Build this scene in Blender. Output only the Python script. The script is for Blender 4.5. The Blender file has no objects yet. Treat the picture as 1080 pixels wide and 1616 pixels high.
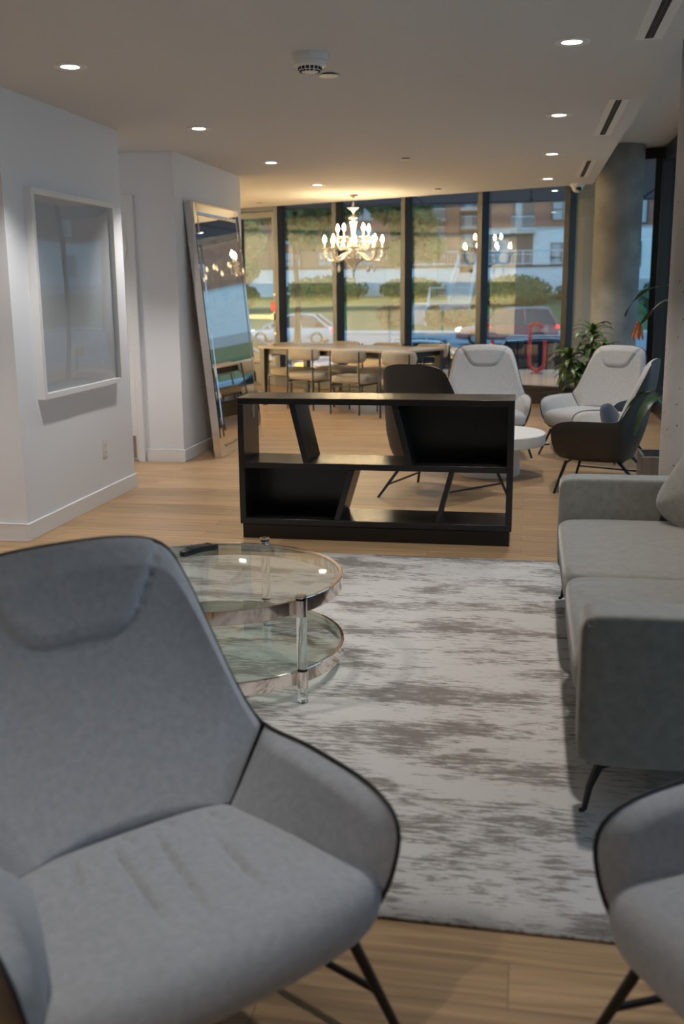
import bpy, bmesh, math, random
from mathutils import Vector, Matrix
PI = math.pi
rnd = random.Random(7)
SC = bpy.context.scene
C = SC.collection
# ------------------------------------------------------------------ camera
R = [[0.984478, 0.028866, -0.173117], [0.175287, -0.211129, 0.961613], [-0.008792, -0.977032, -0.212912]]
cd = bpy.data.cameras.new('camera')
cam = bpy.data.objects.new('camera', cd); C.objects.link(cam)
cam.matrix_world = Matrix(((R[0][0], -R[0][1], -R[0][2], 0), (R[1][0], -R[1][1], -R[1][2], 0),
                           (R[2][0], -R[2][1], -R[2][2], 1.46), (0, 0, 0, 1)))
cd.sensor_fit = 'VERTICAL'; cd.sensor_height = 36.0; cd.lens = 36.04
cd.clip_start = 0.05; cd.clip_end = 500
cd.dof.use_dof = True; cd.dof.focus_distance = 5.0; cd.dof.aperture_fstop = 2.8
SC.camera = cam
# ------------------------------------------------------------------ view, cycles, sky
SC.view_settings.view_transform = 'Standard'; SC.view_settings.look = 'None'
SC.view_settings.gamma = 1.0; SC.view_settings.use_curve_mapping = False
SC.view_settings.exposure = 0.0
cy = SC.cycles
cy.use_denoising = True; cy.use_adaptive_sampling = True; cy.adaptive_threshold = 0.02; cy.max_bounces = 10; cy.diffuse_bounces = 5; cy.glossy_bounces = 5
cy.transmission_bounces = 6; cy.transparent_max_bounces = 24
cy.sample_clamp_indirect = 6.0; cy.sample_clamp_direct = 0.0
w = bpy.data.worlds.new('dusk_sky'); SC.world = w; w.use_nodes = True
nt = w.node_tree; nt.nodes.clear()
wo = nt.nodes.new('ShaderNodeOutputWorld'); bg = nt.nodes.new('ShaderNodeBackground')
tc = nt.nodes.new('ShaderNodeTexCoord'); sx = nt.nodes.new('ShaderNodeSeparateXYZ'); cr = nt.nodes.new('ShaderNodeValToRGB')
cr.color_ramp.elements[0].position = 0.0; cr.color_ramp.elements[0].color = (0.44, 0.68, 0.86, 1)
cr.color_ramp.elements[1].position = 0.8; cr.color_ramp.elements[1].color = (0.19, 0.42, 0.70, 1)
nt.links.new(tc.outputs['Generated'], sx.inputs[0]); nt.links.new(sx.outputs['Z'], cr.inputs[0])
nt.links.new(cr.outputs[0], bg.inputs[0]); nt.links.new(bg.outputs[0], wo.inputs[0])
SKY = 2.3
bg.inputs[1].default_value = SKY
DOWN_W = 85.0          # each recessed downlight
BULB = 150.0            # chandelier bulb radiance
KITCHEN_W = 460.0
CEIL = 2.569

# ------------------------------------------------------------------ materials
def mat(name, col, rough=0.5, metal=0.0, spec=0.5, noise=None, bump=None, stretch=(1, 1, 1), coat=0.0, sheen=0.0, emit=None, coords='Object'):
    m = bpy.data.materials.new(name); m.use_nodes = True
    t = m.node_tree; b = t.nodes['Principled BSDF']
    b.inputs['Base Color'].default_value = (*col, 1); b.inputs['Roughness'].default_value = rough
    b.inputs['Metallic'].default_value = metal; b.inputs['Specular IOR Level'].default_value = spec
    b.inputs['Coat Weight'].default_value = coat; b.inputs['Sheen Weight'].default_value = sheen
    if emit:
        b.inputs['Emission Color'].default_value = (*emit[0], 1); b.inputs['Emission Strength'].default_value = emit[1]
    if noise or bump:
        tcn = t.nodes.new('ShaderNodeTexCoord'); mp = t.nodes.new('ShaderNodeMapping')
        mp.inputs['Scale'].default_value = stretch
        t.links.new(tcn.outputs[coords], mp.inputs[0])
    if noise:      # (scale, second colour, contrast low, high, detail)
        n = t.nodes.new('ShaderNodeTexNoise'); n.inputs['Scale'].default_value = noise[0]
        n.inputs['Detail'].default_value = noise[4] if len(noise) > 4 else 4
        r = t.nodes.new('ShaderNodeValToRGB')
        r.color_ramp.elements[0].position = noise[2]; r.color_ramp.elements[0].color = (*col, 1)
        r.color_ramp.elements[1].position = noise[3]; r.color_ramp.elements[1].color = (*noise[1], 1)
        t.links.new(mp.outputs[0], n.inputs['Vector']); t.links.new(n.outputs['Fac'], r.inputs[0])
        t.links.new(r.outputs[0], b.inputs['Base Color'])
    if bump:       # (scale, strength, distance)
        n2 = t.nodes.new('ShaderNodeTexNoise'); n2.inputs['Scale'].default_value = bump[0]; n2.inputs['Detail'].default_value = 3
        bp = t.nodes.new('ShaderNodeBump'); bp.inputs['Strength'].default_value = bump[1]; bp.inputs['Distance'].default_value = bump[2]
        t.links.new(mp.outputs[0], n2.inputs['Vector']); t.links.new(n2.outputs['Fac'], bp.inputs['Height'])
        t.links.new(bp.outputs[0], b.inputs['Normal'])
    return m

def glass_mat(name, tint, refl, rough=0.0):
    """thin pane: clear transmission plus a mirror-like reflection that grows at grazing angles"""
    m = bpy.data.materials.new(name); m.use_nodes = True; t = m.node_tree; t.nodes.clear()
    o = t.nodes.new('ShaderNodeOutputMaterial'); mx = t.nodes.new('ShaderNodeMixShader')
    tr = t.nodes.new('ShaderNodeBsdfTransparent'); tr.inputs[0].default_value = (*tint, 1)
    gl = t.nodes.new('ShaderNodeBsdfGlossy'); gl.inputs['Roughness'].default_value = rough
    ge = t.nodes.new('ShaderNodeNewGeometry'); dt = t.nodes.new('ShaderNodeVectorMath'); dt.operation = 'DOT_PRODUCT'
    t.links.new(ge.outputs['Incoming'], dt.inputs[0]); t.links.new(ge.outputs['Normal'], dt.inputs[1])
    def ma(op, x, y):
        n = t.nodes.new('ShaderNodeMath'); n.operation = op
        for k, q in enumerate((x, y)):
            if q is None: continue
            if isinstance(q, (int, float)): n.inputs[k].default_value = q
            else: t.links.new(q, n.inputs[k])
        return n.outputs[0]
    c = ma('ABSOLUTE', dt.outputs['Value'], None); p5 = ma('POWER', ma('SUBTRACT', 1.0, c), 5.0)
    fac = ma('ADD', refl, ma('MULTIPLY', p5, 1.0 - refl)); t.links.new(fac, mx.inputs[0])
    t.links.new(tr.outputs[0], mx.inputs[1]); t.links.new(gl.outputs[0], mx.inputs[2]); t.links.new(mx.outputs[0], o.inputs[0])
    return m

def plank_mat(name, c1, c2, cg, length=1.4, width=0.145):
    """long planks running along X, with grain and fine gaps"""
    m = bpy.data.materials.new(name); m.use_nodes = True; t = m.node_tree; b = t.nodes['Principled BSDF']
    N = t.nodes.new; L = t.links.new
    tcn = N('ShaderNodeTexCoord')
    br = N('ShaderNodeTexBrick'); br.offset = 0.37; br.offset_frequency = 2; br.squash = 1
    br.inputs['Scale'].default_value = 1.0; br.inputs['Mortar Size'].default_value = 0.0011
    br.inputs['Brick Width'].default_value = length; br.inputs['Row Height'].default_value = width
    br.inputs['Color1'].default_value = (0, 0, 0, 1); br.inputs['Color2'].default_value = (1, 1, 1, 1); br.inputs['Mortar'].default_value = (0.5, 0.5, 0.5, 1)
    L(tcn.outputs['Object'], br.inputs['Vector'])
    mp = N('ShaderNodeMapping'); mp.inputs['Scale'].default_value = (1.2, 26, 1); L(tcn.outputs['Object'], mp.inputs[0])
    # shift the grain plank by plank
    ad = N('ShaderNodeVectorMath'); ad.operation = 'MULTIPLY_ADD'; ad.inputs[1].default_value = (9, 5, 0)
    L(br.outputs['Color'], ad.inputs[0]); L(mp.outputs[0], ad.inputs[2])
    no = N('ShaderNodeTexNoise'); no.inputs['Scale'].default_value = 1.6; no.inputs['Detail'].default_value = 6; no.inputs['Distortion'].default_value = 0.6
    L(ad.outputs[0], no.inputs['Vector'])
    rp = N('ShaderNodeValToRGB'); rp.color_ramp.elements[0].position = 0.3; rp.color_ramp.elements[0].color = (*c1, 1)
    rp.color_ramp.elements[1].position = 0.68; rp.color_ramp.elements[1].color = (*c2, 1)
    L(no.outputs['Fac'], rp.inputs[0])
    mx = N('ShaderNodeMix'); mx.data_type = 'RGBA'; mx.blend_type = 'MULTIPLY'
    r2 = N('ShaderNodeValToRGB'); r2.color_ramp.elements[0].color = (0.80, 0.78, 0.76, 1); r2.color_ramp.elements[1].color = (1.08, 1.07, 1.05, 1)
    L(br.outputs['Color'], r2.inputs[0]); mx.inputs['Factor'].default_value = 1
    L(rp.outputs[0], mx.inputs['A']); L(r2.outputs[0], mx.inputs['B'])
    m2 = N('ShaderNodeMix'); m2.data_type = 'RGBA'; L(br.outputs['Fac'], m2.inputs['Factor']); L(mx.outputs['Result'], m2.inputs['A']); m2.inputs['B'].default_value = (*cg, 1)
    L(m2.outputs['Result'], b.inputs['Base Color'])
    b.inputs['Roughness'].default_value = 0.36; b.inputs['Specular IOR Level'].default_value = 0.45
    bp = N('ShaderNodeBump'); bp.inputs['Strength'].default_value = 0.15; bp.inputs['Distance'].default_value = 0.003
    L(no.outputs['Fac'], bp.inputs['Height']); L(bp.outputs[0], b.inputs['Normal'])
    return m

def rug_mat():
    m = bpy.data.materials.new('rug_pile'); m.use_nodes = True; t = m.node_tree; b = t.nodes['Principled BSDF']
    N = t.nodes.new; L = t.links.new
    tcn = N('ShaderNodeTexCoord')
    mp = N('ShaderNodeMapping'); mp.inputs['Scale'].default_value = (1.25, 3.7, 1); L(tcn.outputs['Object'], mp.inputs[0])
    a = N('ShaderNodeTexNoise'); a.inputs['Scale'].default_value = 1.5; a.inputs['Detail'].default_value = 9; a.inputs['Roughness'].default_value = 0.68; a.inputs['Distortion'].default_value = 0.25
    L(mp.outputs[0], a.inputs['Vector'])
    mp2 = N('ShaderNodeMapping'); mp2.inputs['Scale'].default_value = (9, 58, 1); L(tcn.outputs['Object'], mp2.inputs[0])
    c = N('ShaderNodeTexNoise'); c.inputs['Scale'].default_value = 1.3; c.inputs['Detail'].default_value = 5; c.inputs['Roughness'].default_value = 0.7
    L(mp2.outputs[0], c.inputs['Vector'])
    d = N('ShaderNodeTexNoise'); d.inputs['Scale'].default_value = 1.0; d.inputs['Detail'].default_value = 2
    mp3 = N('ShaderNodeMapping'); mp3.inputs['Scale'].default_value = (30, 420, 1); L(tcn.outputs['Object'], mp3.inputs[0]); L(mp3.outputs[0], d.inputs['Vector'])
    m1 = N('ShaderNodeMath'); m1.operation = 'MULTIPLY_ADD'; m1.inputs[1].default_value = 0.75; L(c.outputs['Fac'], m1.inputs[0]); L(a.outputs['Fac'], m1.inputs[2])
    mx = N('ShaderNodeMath'); mx.operation = 'MULTIPLY_ADD'; mx.inputs[1].default_value = 0.22; L(d.outputs['Fac'], mx.inputs[0]); L(m1.outputs[0], mx.inputs[2])
    rp = N('ShaderNodeValToRGB'); e = rp.color_ramp.elements
    e[0].position = 0.86; e[0].color = (0.24, 0.215, 0.195, 1)
    e[1].position = 1.0; e[1].color = (0.60, 0.575, 0.545, 1)
    x = e.new(0.935); x.color = (0.33, 0.302, 0.278, 1)
    x = e.new(0.965); x.color = (0.50, 0.472, 0.44, 1)
    L(mx.outputs[0], rp.inputs[0]); L(rp.outputs[0], b.inputs['Base Color'])
    b.inputs['Roughness'].default_value = 0.95; b.inputs['Specular IOR Level'].default_value = 0.1
    f = N('ShaderNodeTexNoise'); f.inputs['Scale'].default_value = 260; L(tcn.outputs['Object'], f.inputs['Vector'])
    bp = N('ShaderNodeBump'); bp.inputs['Strength'].default_value = 0.5; bp.inputs['Distance'].default_value = 0.004
    L(f.outputs['Fac'], bp.inputs['Height']); L(bp.outputs[0], b.inputs['Normal'])
    return m

def brick_mat(name, c1, c2, mortar, bw=0.6, rh=0.2, plane='XZ'):
    m = bpy.data.materials.new(name); m.use_nodes = True; t = m.node_tree; b = t.nodes['Principled BSDF']
    N = t.nodes.new; L = t.links.new
    tcn = N('ShaderNodeTexCoord'); s = N('ShaderNodeSeparateXYZ'); cb = N('ShaderNodeCombineXYZ')
    L(tcn.outputs['Object'], s.inputs[0]); L(s.outputs['X' if plane == 'XZ' else 'Y'], cb.inputs['X']); L(s.outputs['Z'], cb.inputs['Y'])
    br = N('ShaderNodeTexBrick'); br.inputs['Scale'].default_value = 1; br.inputs['Brick Width'].default_value = bw; br.inputs['Row Height'].default_value = rh
    br.inputs['Mortar Size'].default_value = 0.012
    br.inputs['Color1'].default_value = (*c1, 1); br.inputs['Color2'].default_value = (*c2, 1); br.inputs['Mortar'].default_value = (*mortar, 1)
    L(cb.outputs[0], br.inputs['Vector']); L(br.outputs['Color'], b.inputs['Base Color']); b.inputs['Roughness'].default_value = 0.85
    return m

def fabric_mat(name, c1, c2, sheen=0.25, scale=9):
    m = mat(name, c1, 0.9, spec=0.15, noise=(scale * 7, c2, 0.3, 0.75, 8), bump=(420, 0.35, 0.0015), sheen=sheen)
    return m

def streak_wood(name, c1, c2, rough, stretch):
    return mat(name, c1, rough, spec=0.5, noise=(2.2, c2, 0.3, 0.75, 8), stretch=stretch, bump=(30, 0.12, 0.001))

M = {}
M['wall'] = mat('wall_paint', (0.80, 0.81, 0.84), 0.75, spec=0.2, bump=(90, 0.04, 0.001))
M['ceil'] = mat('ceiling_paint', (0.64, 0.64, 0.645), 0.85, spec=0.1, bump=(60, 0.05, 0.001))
M['trim'] = mat('white_trim', (0.82, 0.82, 0.82), 0.4)
M['floor'] = plank_mat('oak_planks', (0.30, 0.185, 0.095), (0.55, 0.37, 0.20), (0.16, 0.10, 0.06))
M['rug'] = rug_mat()
M['fabric'] = fabric_mat('grey_wool', (0.385, 0.40, 0.425), (0.475, 0.49, 0.515))
M['fabric_warm'] = fabric_mat('pale_grey_wool', (0.47, 0.46, 0.45), (0.55, 0.54, 0.525))
M['leather'] = mat('dark_leather', (0.052, 0.043, 0.036), 0.42, spec=0.5, bump=(160, 0.2, 0.001))
M['piping'] = mat('black_piping', (0.012, 0.012, 0.013), 0.5)
M['black_metal'] = mat('black_metal', (0.012, 0.012, 0.012), 0.38, metal=0.0, spec=0.5)
M['sofa'] = fabric_mat('sofa_velvet', (0.215, 0.203, 0.176), (0.28, 0.266, 0.235), sheen=0.5, scale=5)
M['navy'] = fabric_mat('navy_cushion', (0.05, 0.07, 0.11), (0.08, 0.10, 0.14))
M['black_oak'] = streak_wood('black_oak', (0.006, 0.006, 0.006), (0.013, 0.0125, 0.0122), 0.27, (1.2, 14, 14))
M['mirror'] = mat('mirror_silver', (0.86, 0.86, 0.85), 0.01, metal=1.0)
M['mirror_edge'] = mat('silver_frame', (0.66, 0.62, 0.58), 0.12, metal=1.0)
M['chrome'] = mat('warm_chrome', (0.80, 0.74, 0.69), 0.07, metal=1.0)
M['table_glass'] = glass_mat('table_glass', (0.93, 0.965, 0.95), 0.045)
M['acrylic'] = mat('acrylic', (0.97, 0.98, 0.98), 0.0)
M['acrylic'].node_tree.nodes['Principled BSDF'].inputs['Transmission Weight'].default_value = 1.0
M['glass'] = glass_mat('window_glass', (0.93, 0.96, 0.97), 0.10)
M['picture_glass'] = glass_mat('picture_glass', (1, 1, 1), 0.13)
M['paper'] = mat('grey_print', (0.55, 0.56, 0.57), 0.8)
M['mullion'] = mat('bronze_mullion', (0.035, 0.031, 0.029), 0.45, metal=0.2)
M['door_grey'] = mat('door_aluminium', (0.09, 0.082, 0.074), 0.42, metal=0.4)
M['concrete'] = mat('concrete', (0.19, 0.185, 0.175), 0.85, spec=0.2, noise=(3.5, (0.32, 0.31, 0.29), 0.3, 0.72, 8), bump=(30, 0.15, 0.004))
M['concrete_tan'] = mat('tan_concrete', (0.38, 0.32, 0.235), 0.85, spec=0.2, noise=(3.0, (0.48, 0.41, 0.31), 0.3, 0.72, 8), stretch=(2.5, 2.5, 0.5))
def add_holes(m):
    t = m.node_tree; b = t.nodes['Principled BSDF']; N = t.nodes.new; L = t.links.new
    tcn = N('ShaderNodeTexCoord'); v = N('ShaderNodeTexVoronoi'); v.inputs['Scale'].default_value = 17
    L(tcn.outputs['Object'], v.inputs['Vector'])
    r = N('ShaderNodeValToRGB'); r.color_ramp.elements[0].position = 0.06; r.color_ramp.elements[0].color = (0.25, 0.25, 0.25, 1)
    r.color_ramp.elements[1].position = 0.14; r.color_ramp.elements[1].color = (1, 1, 1, 1)
    L(v.outputs['Distance'], r.inputs[0])
    src = b.inputs['Base Color'].links[0].from_socket
    mx = N('ShaderNodeMix'); mx.data_type = 'RGBA'; mx.blend_type = 'MULTIPLY'; mx.inputs['Factor'].default_value = 1
    L(src, mx.inputs['A']); L(r.outputs[0], mx.inputs['B']); L(mx.outputs['Result'], b.inputs['Base Color'])
M['concrete_holes'] = mat('pitted_concrete', (0.38, 0.375, 0.365), 0.85, spec=0.2, noise=(3.0, (0.50, 0.49, 0.475), 0.3, 0.7, 8), bump=(30, 0.15, 0.004))
add_holes(M['concrete_holes'])
M['white_matte'] = mat('white_matte', (0.78, 0.77, 0.75), 0.5)
M['plastic_white'] = mat('white_plastic', (0.75, 0.74, 0.72), 0.4)
M['plastic_black'] = mat('black_plastic', (0.012, 0.012, 0.012), 0.3)
M['kick'] = mat('kick_plate', (0.33, 0.29, 0.25), 0.4, metal=0.5)
M['red'] = mat('red_plastic', (0.55, 0.03, 0.03), 0.4)
M['rack_red'] = mat('red_painted_steel', (0.55, 0.04, 0.05), 0.4)
M['bar'] = mat('push_bar_steel', (0.65, 0.63, 0.56), 0.3, metal=0.7)
M['beige_boucle'] = fabric_mat('beige_weave', (0.44, 0.40, 0.33), (0.55, 0.505, 0.43))
M['tan_back'] = fabric_mat('tan_weave', (0.36, 0.29, 0.21), (0.44, 0.36, 0.27))
M['pale_wood'] = streak_wood('pale_table_wood', (0.42, 0.35, 0.27), (0.52, 0.45, 0.36), 0.35, (2, 20, 20))
M['dark_wood'] = mat('dark_table_leg', (0.03, 0.025, 0.021), 0.4)
M['crystal'] = mat('crystal_glass', (0.90, 0.88, 0.82), 0.08, spec=0.8, coat=0.5)
M['crystal'].node_tree.nodes['Principled BSDF'].inputs['Transmission Weight'].default_value = 0.2
M['drop'] = mat('clear_crystal', (0.95, 0.95, 0.95), 0.02, spec=0.8)
M['drop'].node_tree.nodes['Principled BSDF'].inputs['Transmission Weight'].default_value = 0.5
M['candle'] = mat('candle_sleeve', (0.80, 0.76, 0.66), 0.5)
M['bulb'] = mat('lit_bulb', (1, 0.8, 0.5), 0.5, emit=((1.0, 0.74, 0.40), BULB))
M['lens'] = mat('lit_lens', (1, 1, 1), 0.5, emit=((1.0, 0.93, 0.85), 9.0))
M['slot'] = mat('slot_dark', (0.012, 0.012, 0.013), 0.6)
M['leaf'] = mat('leaf_green', (0.035, 0.085, 0.016), 0.4, noise=(14, (0.11, 0.19, 0.035), 0.35, 0.7))
M['leaf_dark'] = mat('leaf_dark_green', (0.028, 0.055, 0.022), 0.42, noise=(12, (0.06, 0.10, 0.035), 0.35, 0.7))
M['leaf_orange'] = mat('orange_bract', (0.55, 0.16, 0.05), 0.5, noise=(20, (0.62, 0.26, 0.10), 0.3, 0.7))
M['stem'] = mat('plant_stem', (0.16, 0.13, 0.07), 0.7)
M['soil'] = mat('soil', (0.03, 0.022, 0.016), 0.95)
M['planter'] = streak_wood('planter_wood', (0.17, 0.14, 0.12), (0.24, 0.20, 0.175), 0.55, (12, 12, 1.2))
# outside
M['plaza'] = mat('plaza_paving', (0.50, 0.32, 0.22), 0.85, noise=(1.2, (0.58, 0.40, 0.29), 0.3, 0.7))
M['asphalt'] = mat('asphalt', (0.22, 0.23, 0.25), 0.7, noise=(2, (0.28, 0.29, 0.31), 0.3, 0.7))
M['sidewalk'] = mat('sidewalk', (0.42, 0.42, 0.42), 0.85)
M['grass'] = mat('lawn', (0.05, 0.10, 0.03), 0.9, noise=(5, (0.10, 0.17, 0.05), 0.3, 0.7), bump=(40, 0.8, 0.05))
M['hedge'] = mat('hedge_leaf', (0.035, 0.075, 0.02), 0.7, noise=(3, (0.10, 0.17, 0.045), 0.3, 0.72))
M['bush'] = mat('bush_leaf', (0.02, 0.05, 0.025), 0.7, noise=(3, (0.05, 0.10, 0.04), 0.3, 0.72))
M['tree'] = mat('tree_leaf', (0.05, 0.10, 0.025), 0.6, noise=(1.5, (0.13, 0.21, 0.05), 0.3, 0.7))
M['bark'] = mat('bark', (0.04, 0.032, 0.025), 0.9)
M['white_brick'] = brick_mat('white_brick', (0.66, 0.67, 0.68), (0.72, 0.73, 0.74), (0.52, 0.53, 0.54))
M['red_brick'] = brick_mat('red_brick', (0.27, 0.10, 0.065), (0.33, 0.13, 0.085), (0.22, 0.14, 0.11), 0.4, 0.13)
M['slab'] = mat('balcony_slab', (0.42, 0.42, 0.42), 0.8)
M['recess_shade'] = mat('balcony_shade_panel', (0.12, 0.10, 0.09), 0.8)  # dark tone paints the shade inside the balconies on a flat panel
M['win_frame'] = mat('window_frame_dark', (0.03, 0.03, 0.032), 0.5)
M['win_pane'] = mat('far_window_pane', (0.22, 0.28, 0.30), 0.05, spec=1.0)
M['rail'] = mat('galvanised_rail', (0.55, 0.57, 0.6), 0.4, metal=0.3)
M['soffit'] = mat('soffit_panel', (0.10, 0.12, 0.15), 0.6)
M['tyre'] = mat('tyre', (0.015, 0.015, 0.015), 0.8)
M['rim'] = mat('wheel_rim', (0.45, 0.45, 0.46), 0.25, metal=0.9)
M['car_glass'] = mat('car_glass', (0.015, 0.02, 0.025), 0.03, spec=0.8)
M['tail'] = mat('tail_light', (0.6, 0.02, 0.02), 0.3, emit=((1.0, 0.04, 0.05), 3.0))
M['head'] = mat('head_light', (0.9, 0.9, 0.9), 0.2, emit=((1.0, 0.95, 0.85), 5.0))
M['amber'] = mat('amber_light', (0.9, 0.4, 0.05), 0.3, emit=((1.0, 0.35, 0.04), 3.0))
M['lamp_off'] = mat('lamp_lens', (0.6, 0.6, 0.6), 0.1)
M['paint_black'] = mat('car_paint_black', (0.01, 0.012, 0.016), 0.08, coat=1.0)
M['paint_white'] = mat('car_paint_white', (0.68, 0.69, 0.70), 0.25, coat=1.0)
M['paint_grey'] = mat('car_paint_grey', (0.10, 0.12, 0.15), 0.2, metal=0.4, coat=1.0)
M['paint_maroon'] = mat('car_paint_maroon', (0.30, 0.12, 0.14), 0.2, metal=0.3, coat=1.0)
M['cabinet'] = mat('cabinet_cream', (0.78, 0.74, 0.62), 0.45)
M['olive'] = mat('backsplash_olive', (0.27, 0.25, 0.14), 0.5)
M['counter'] = mat('counter_stone', (0.6, 0.57, 0.5), 0.3)

# ------------------------------------------------------------------ mesh builder
class MB:
    def __init__(s): s.v = []; s.f = []; s.m = []; s.slot = 0
    def add(s, vs, fs):
        o = len(s.v); s.v += [tuple(v) for v in vs]
        for f in fs: s.f.append(tuple(i + o for i in f)); s.m.append(s.slot)
        return s
    def box(s, x0, x1, y0, y1, z0, z1, xf=None):
        vs = [(x0, y0, z0), (x1, y0, z0), (x1, y1, z0), (x0, y1, z0), (x0, y0, z1), (x1, y0, z1), (x1, y1, z1), (x0, y1, z1)]
        if xf: vs = [xf @ Vector(v) for v in vs]
        return s.add(vs, [(0, 3, 2, 1), (4, 5, 6, 7), (0, 1, 5, 4), (1, 2, 6, 5), (2, 3, 7, 6), (3, 0, 4, 7)])
    def prism(s, poly, z0, z1, xf=None):
        n = len(poly); vs = [(p[0], p[1], z0) for p in poly] + [(p[0], p[1], z1) for p in poly]
        if xf: vs = [xf @ Vector(v) for v in vs]
        return s.add(vs, [tuple(reversed(range(n))), tuple(range(n, 2 * n))] + [(i, (i + 1) % n, n + (i + 1) % n, n + i) for i in range(n)])
    def lathe(s, prof, o=(0, 0, 0), seg=24, xf=None, closed=False):
        vs = []; n = len(prof)
        for k in range(seg):
            a = 2 * PI * k / seg
            for r, z in prof:
                p = Vector((r * math.cos(a), r * math.sin(a), z))
                if xf: p = xf @ p
                vs.append((p[0] + o[0], p[1] + o[1], p[2] + o[2]))
        fs = []
        for k in range(seg):
            k2 = (k + 1) % seg
            for i in range(n - 1 if not closed else n):
                j = (i + 1) % n
                fs.append((k * n + i, k2 * n + i, k2 * n + j, k * n + j))
        if not closed:
            if prof[0][0] > 1e-6: fs.append(tuple(k * n for k in reversed(range(seg))))
            if prof[-1][0] > 1e-6: fs.append(tuple(k * n + n - 1 for k in range(seg)))
        return s.add(vs, fs)
    def cyl(s, p0, p1, r0, r1=None, seg=12):
        return s.tube([p0, p1], [r0, r0 if r1 is None else r1], seg)
    def tube(s, pts, r, seg=8, closed=False):
        pts = [Vector(p) for p in pts]; n = len(pts)
        rr = r if isinstance(r, (list, tuple)) else [r] * n
        vs = []; up = None
        for i, p in enumerate(pts):
            if closed: t = pts[(i + 1) % n] - pts[i - 1]
            else: t = pts[min(i + 1, n - 1)] - pts[max(i - 1, 0)]
            if t.length < 1e-9: t = Vector((0, 0, 1))
            t.normalize()
            if up is None: up = Vector((0, 0, 1)) if abs(t.z) < 0.9 else Vector((1, 0, 0))
            a = t.cross(up)
            if a.length < 1e-6: a = t.cross(Vector((0.3, 1, 0.2)))
            a.normalize(); b = a.cross(t).normalized(); up = b
            for k in range(seg):
                q = 2 * PI * k / seg
                vs.append(p + (a * math.cos(q) + b * math.sin(q)) * rr[i])
        fs = []
        for i in range(n if closed else n - 1):
            j = (i + 1) % n
            for k in range(seg):
                k2 = (k + 1) % seg
                fs.append((i * seg + k, j * seg + k, j * seg + k2, i * seg + k2))
        if not closed:
            fs.append(tuple(range(seg))); fs.append(tuple((n - 1) * seg + k for k in reversed(range(seg))))
        return s.add(vs, fs)
    def grid(s, fn, nu, nv, wrap_u=False):
        vs = [fn(i / (nu if wrap_u else nu - 1), j / (nv - 1)) for i in range(nu) for j in range(nv)]
        fs = []
        for i in range(nu if wrap_u else nu - 1):
            i2 = (i + 1) % nu
            for j in range(nv - 1): fs.append((i * nv + j, i2 * nv + j, i2 * nv + j + 1, i * nv + j + 1))
        return s.add(vs, fs)
    def ball(s, c, rx, ry=None, rz=None, seg=16, rings=10):
        ry = rx if ry is None else ry; rz = rx if rz is None else rz
        prof = [(max(math.sin(PI * i / rings), 0.0), -math.cos(PI * i / rings)) for i in range(rings + 1)]
        prof[0] = (0, -1); prof[-1] = (0, 1)
        return s.lathe(prof, c, seg, Matrix.Diagonal((rx, ry, rz)))
    def superbox(s, c, sx_, sy_, sz_, e=0.35, nu=28, nv=16, fn=None):
        """rounded pillow-like box: superellipsoid of full size sx,sy,sz"""
        def g(u, v):
            a = -PI + 2 * PI * u; b = -PI / 2 + PI * v
            sp = lambda q: math.copysign(abs(q) ** e, q)
            x = sp(math.cos(b)) * sp(math.cos(a)); y = sp(math.cos(b)) * sp(math.sin(a)); z = sp(math.sin(b))
            p = Vector((x * sx_ / 2, y * sy_ / 2, z * sz_ / 2))
            if fn: p = Vector(fn(p))
            return (p.x + c[0], p.y + c[1], p.z + c[2])
        return s.grid(g, nu, nv, True)
    def build(s, name, mats, parent=None, smooth=True, bevel=0.0, loc=None, angle=35, subd=0):
        me = bpy.data.meshes.new(name); me.from_pydata(s.v, [], s.f); me.validate()
        if not isinstance(mats, (list, tuple)): mats = [mats]
        for m in mats: me.materials.append(m)
        if len(mats) > 1:
            for p, k in zip(me.polygons, s.m): p.material_index = k
        bm = bmesh.new(); bm.from_mesh(me)
        bmesh.ops.remove_doubles(bm, verts=bm.verts, dist=1e-5)
        bmesh.ops.recalc_face_normals(bm, faces=bm.faces); bm.to_mesh(me); bm.free()
        if smooth:
            me.shade_smooth(); me.set_sharp_from_angle(angle=math.radians(angle))
        o = bpy.data.objects.new(name, me); C.objects.link(o)
        if parent: o.parent = parent
        if loc is not None: o.location = loc
        if bevel:
            b = o.modifiers.new('bevel', 'BEVEL'); b.width = bevel; b.segments = 2; b.limit_method = 'ANGLE'; b.angle_limit = math.radians(40)
        if subd:
            q = o.modifiers.new('subd', 'SUBSURF'); q.levels = subd; q.render_levels = subd
        return o

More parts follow.
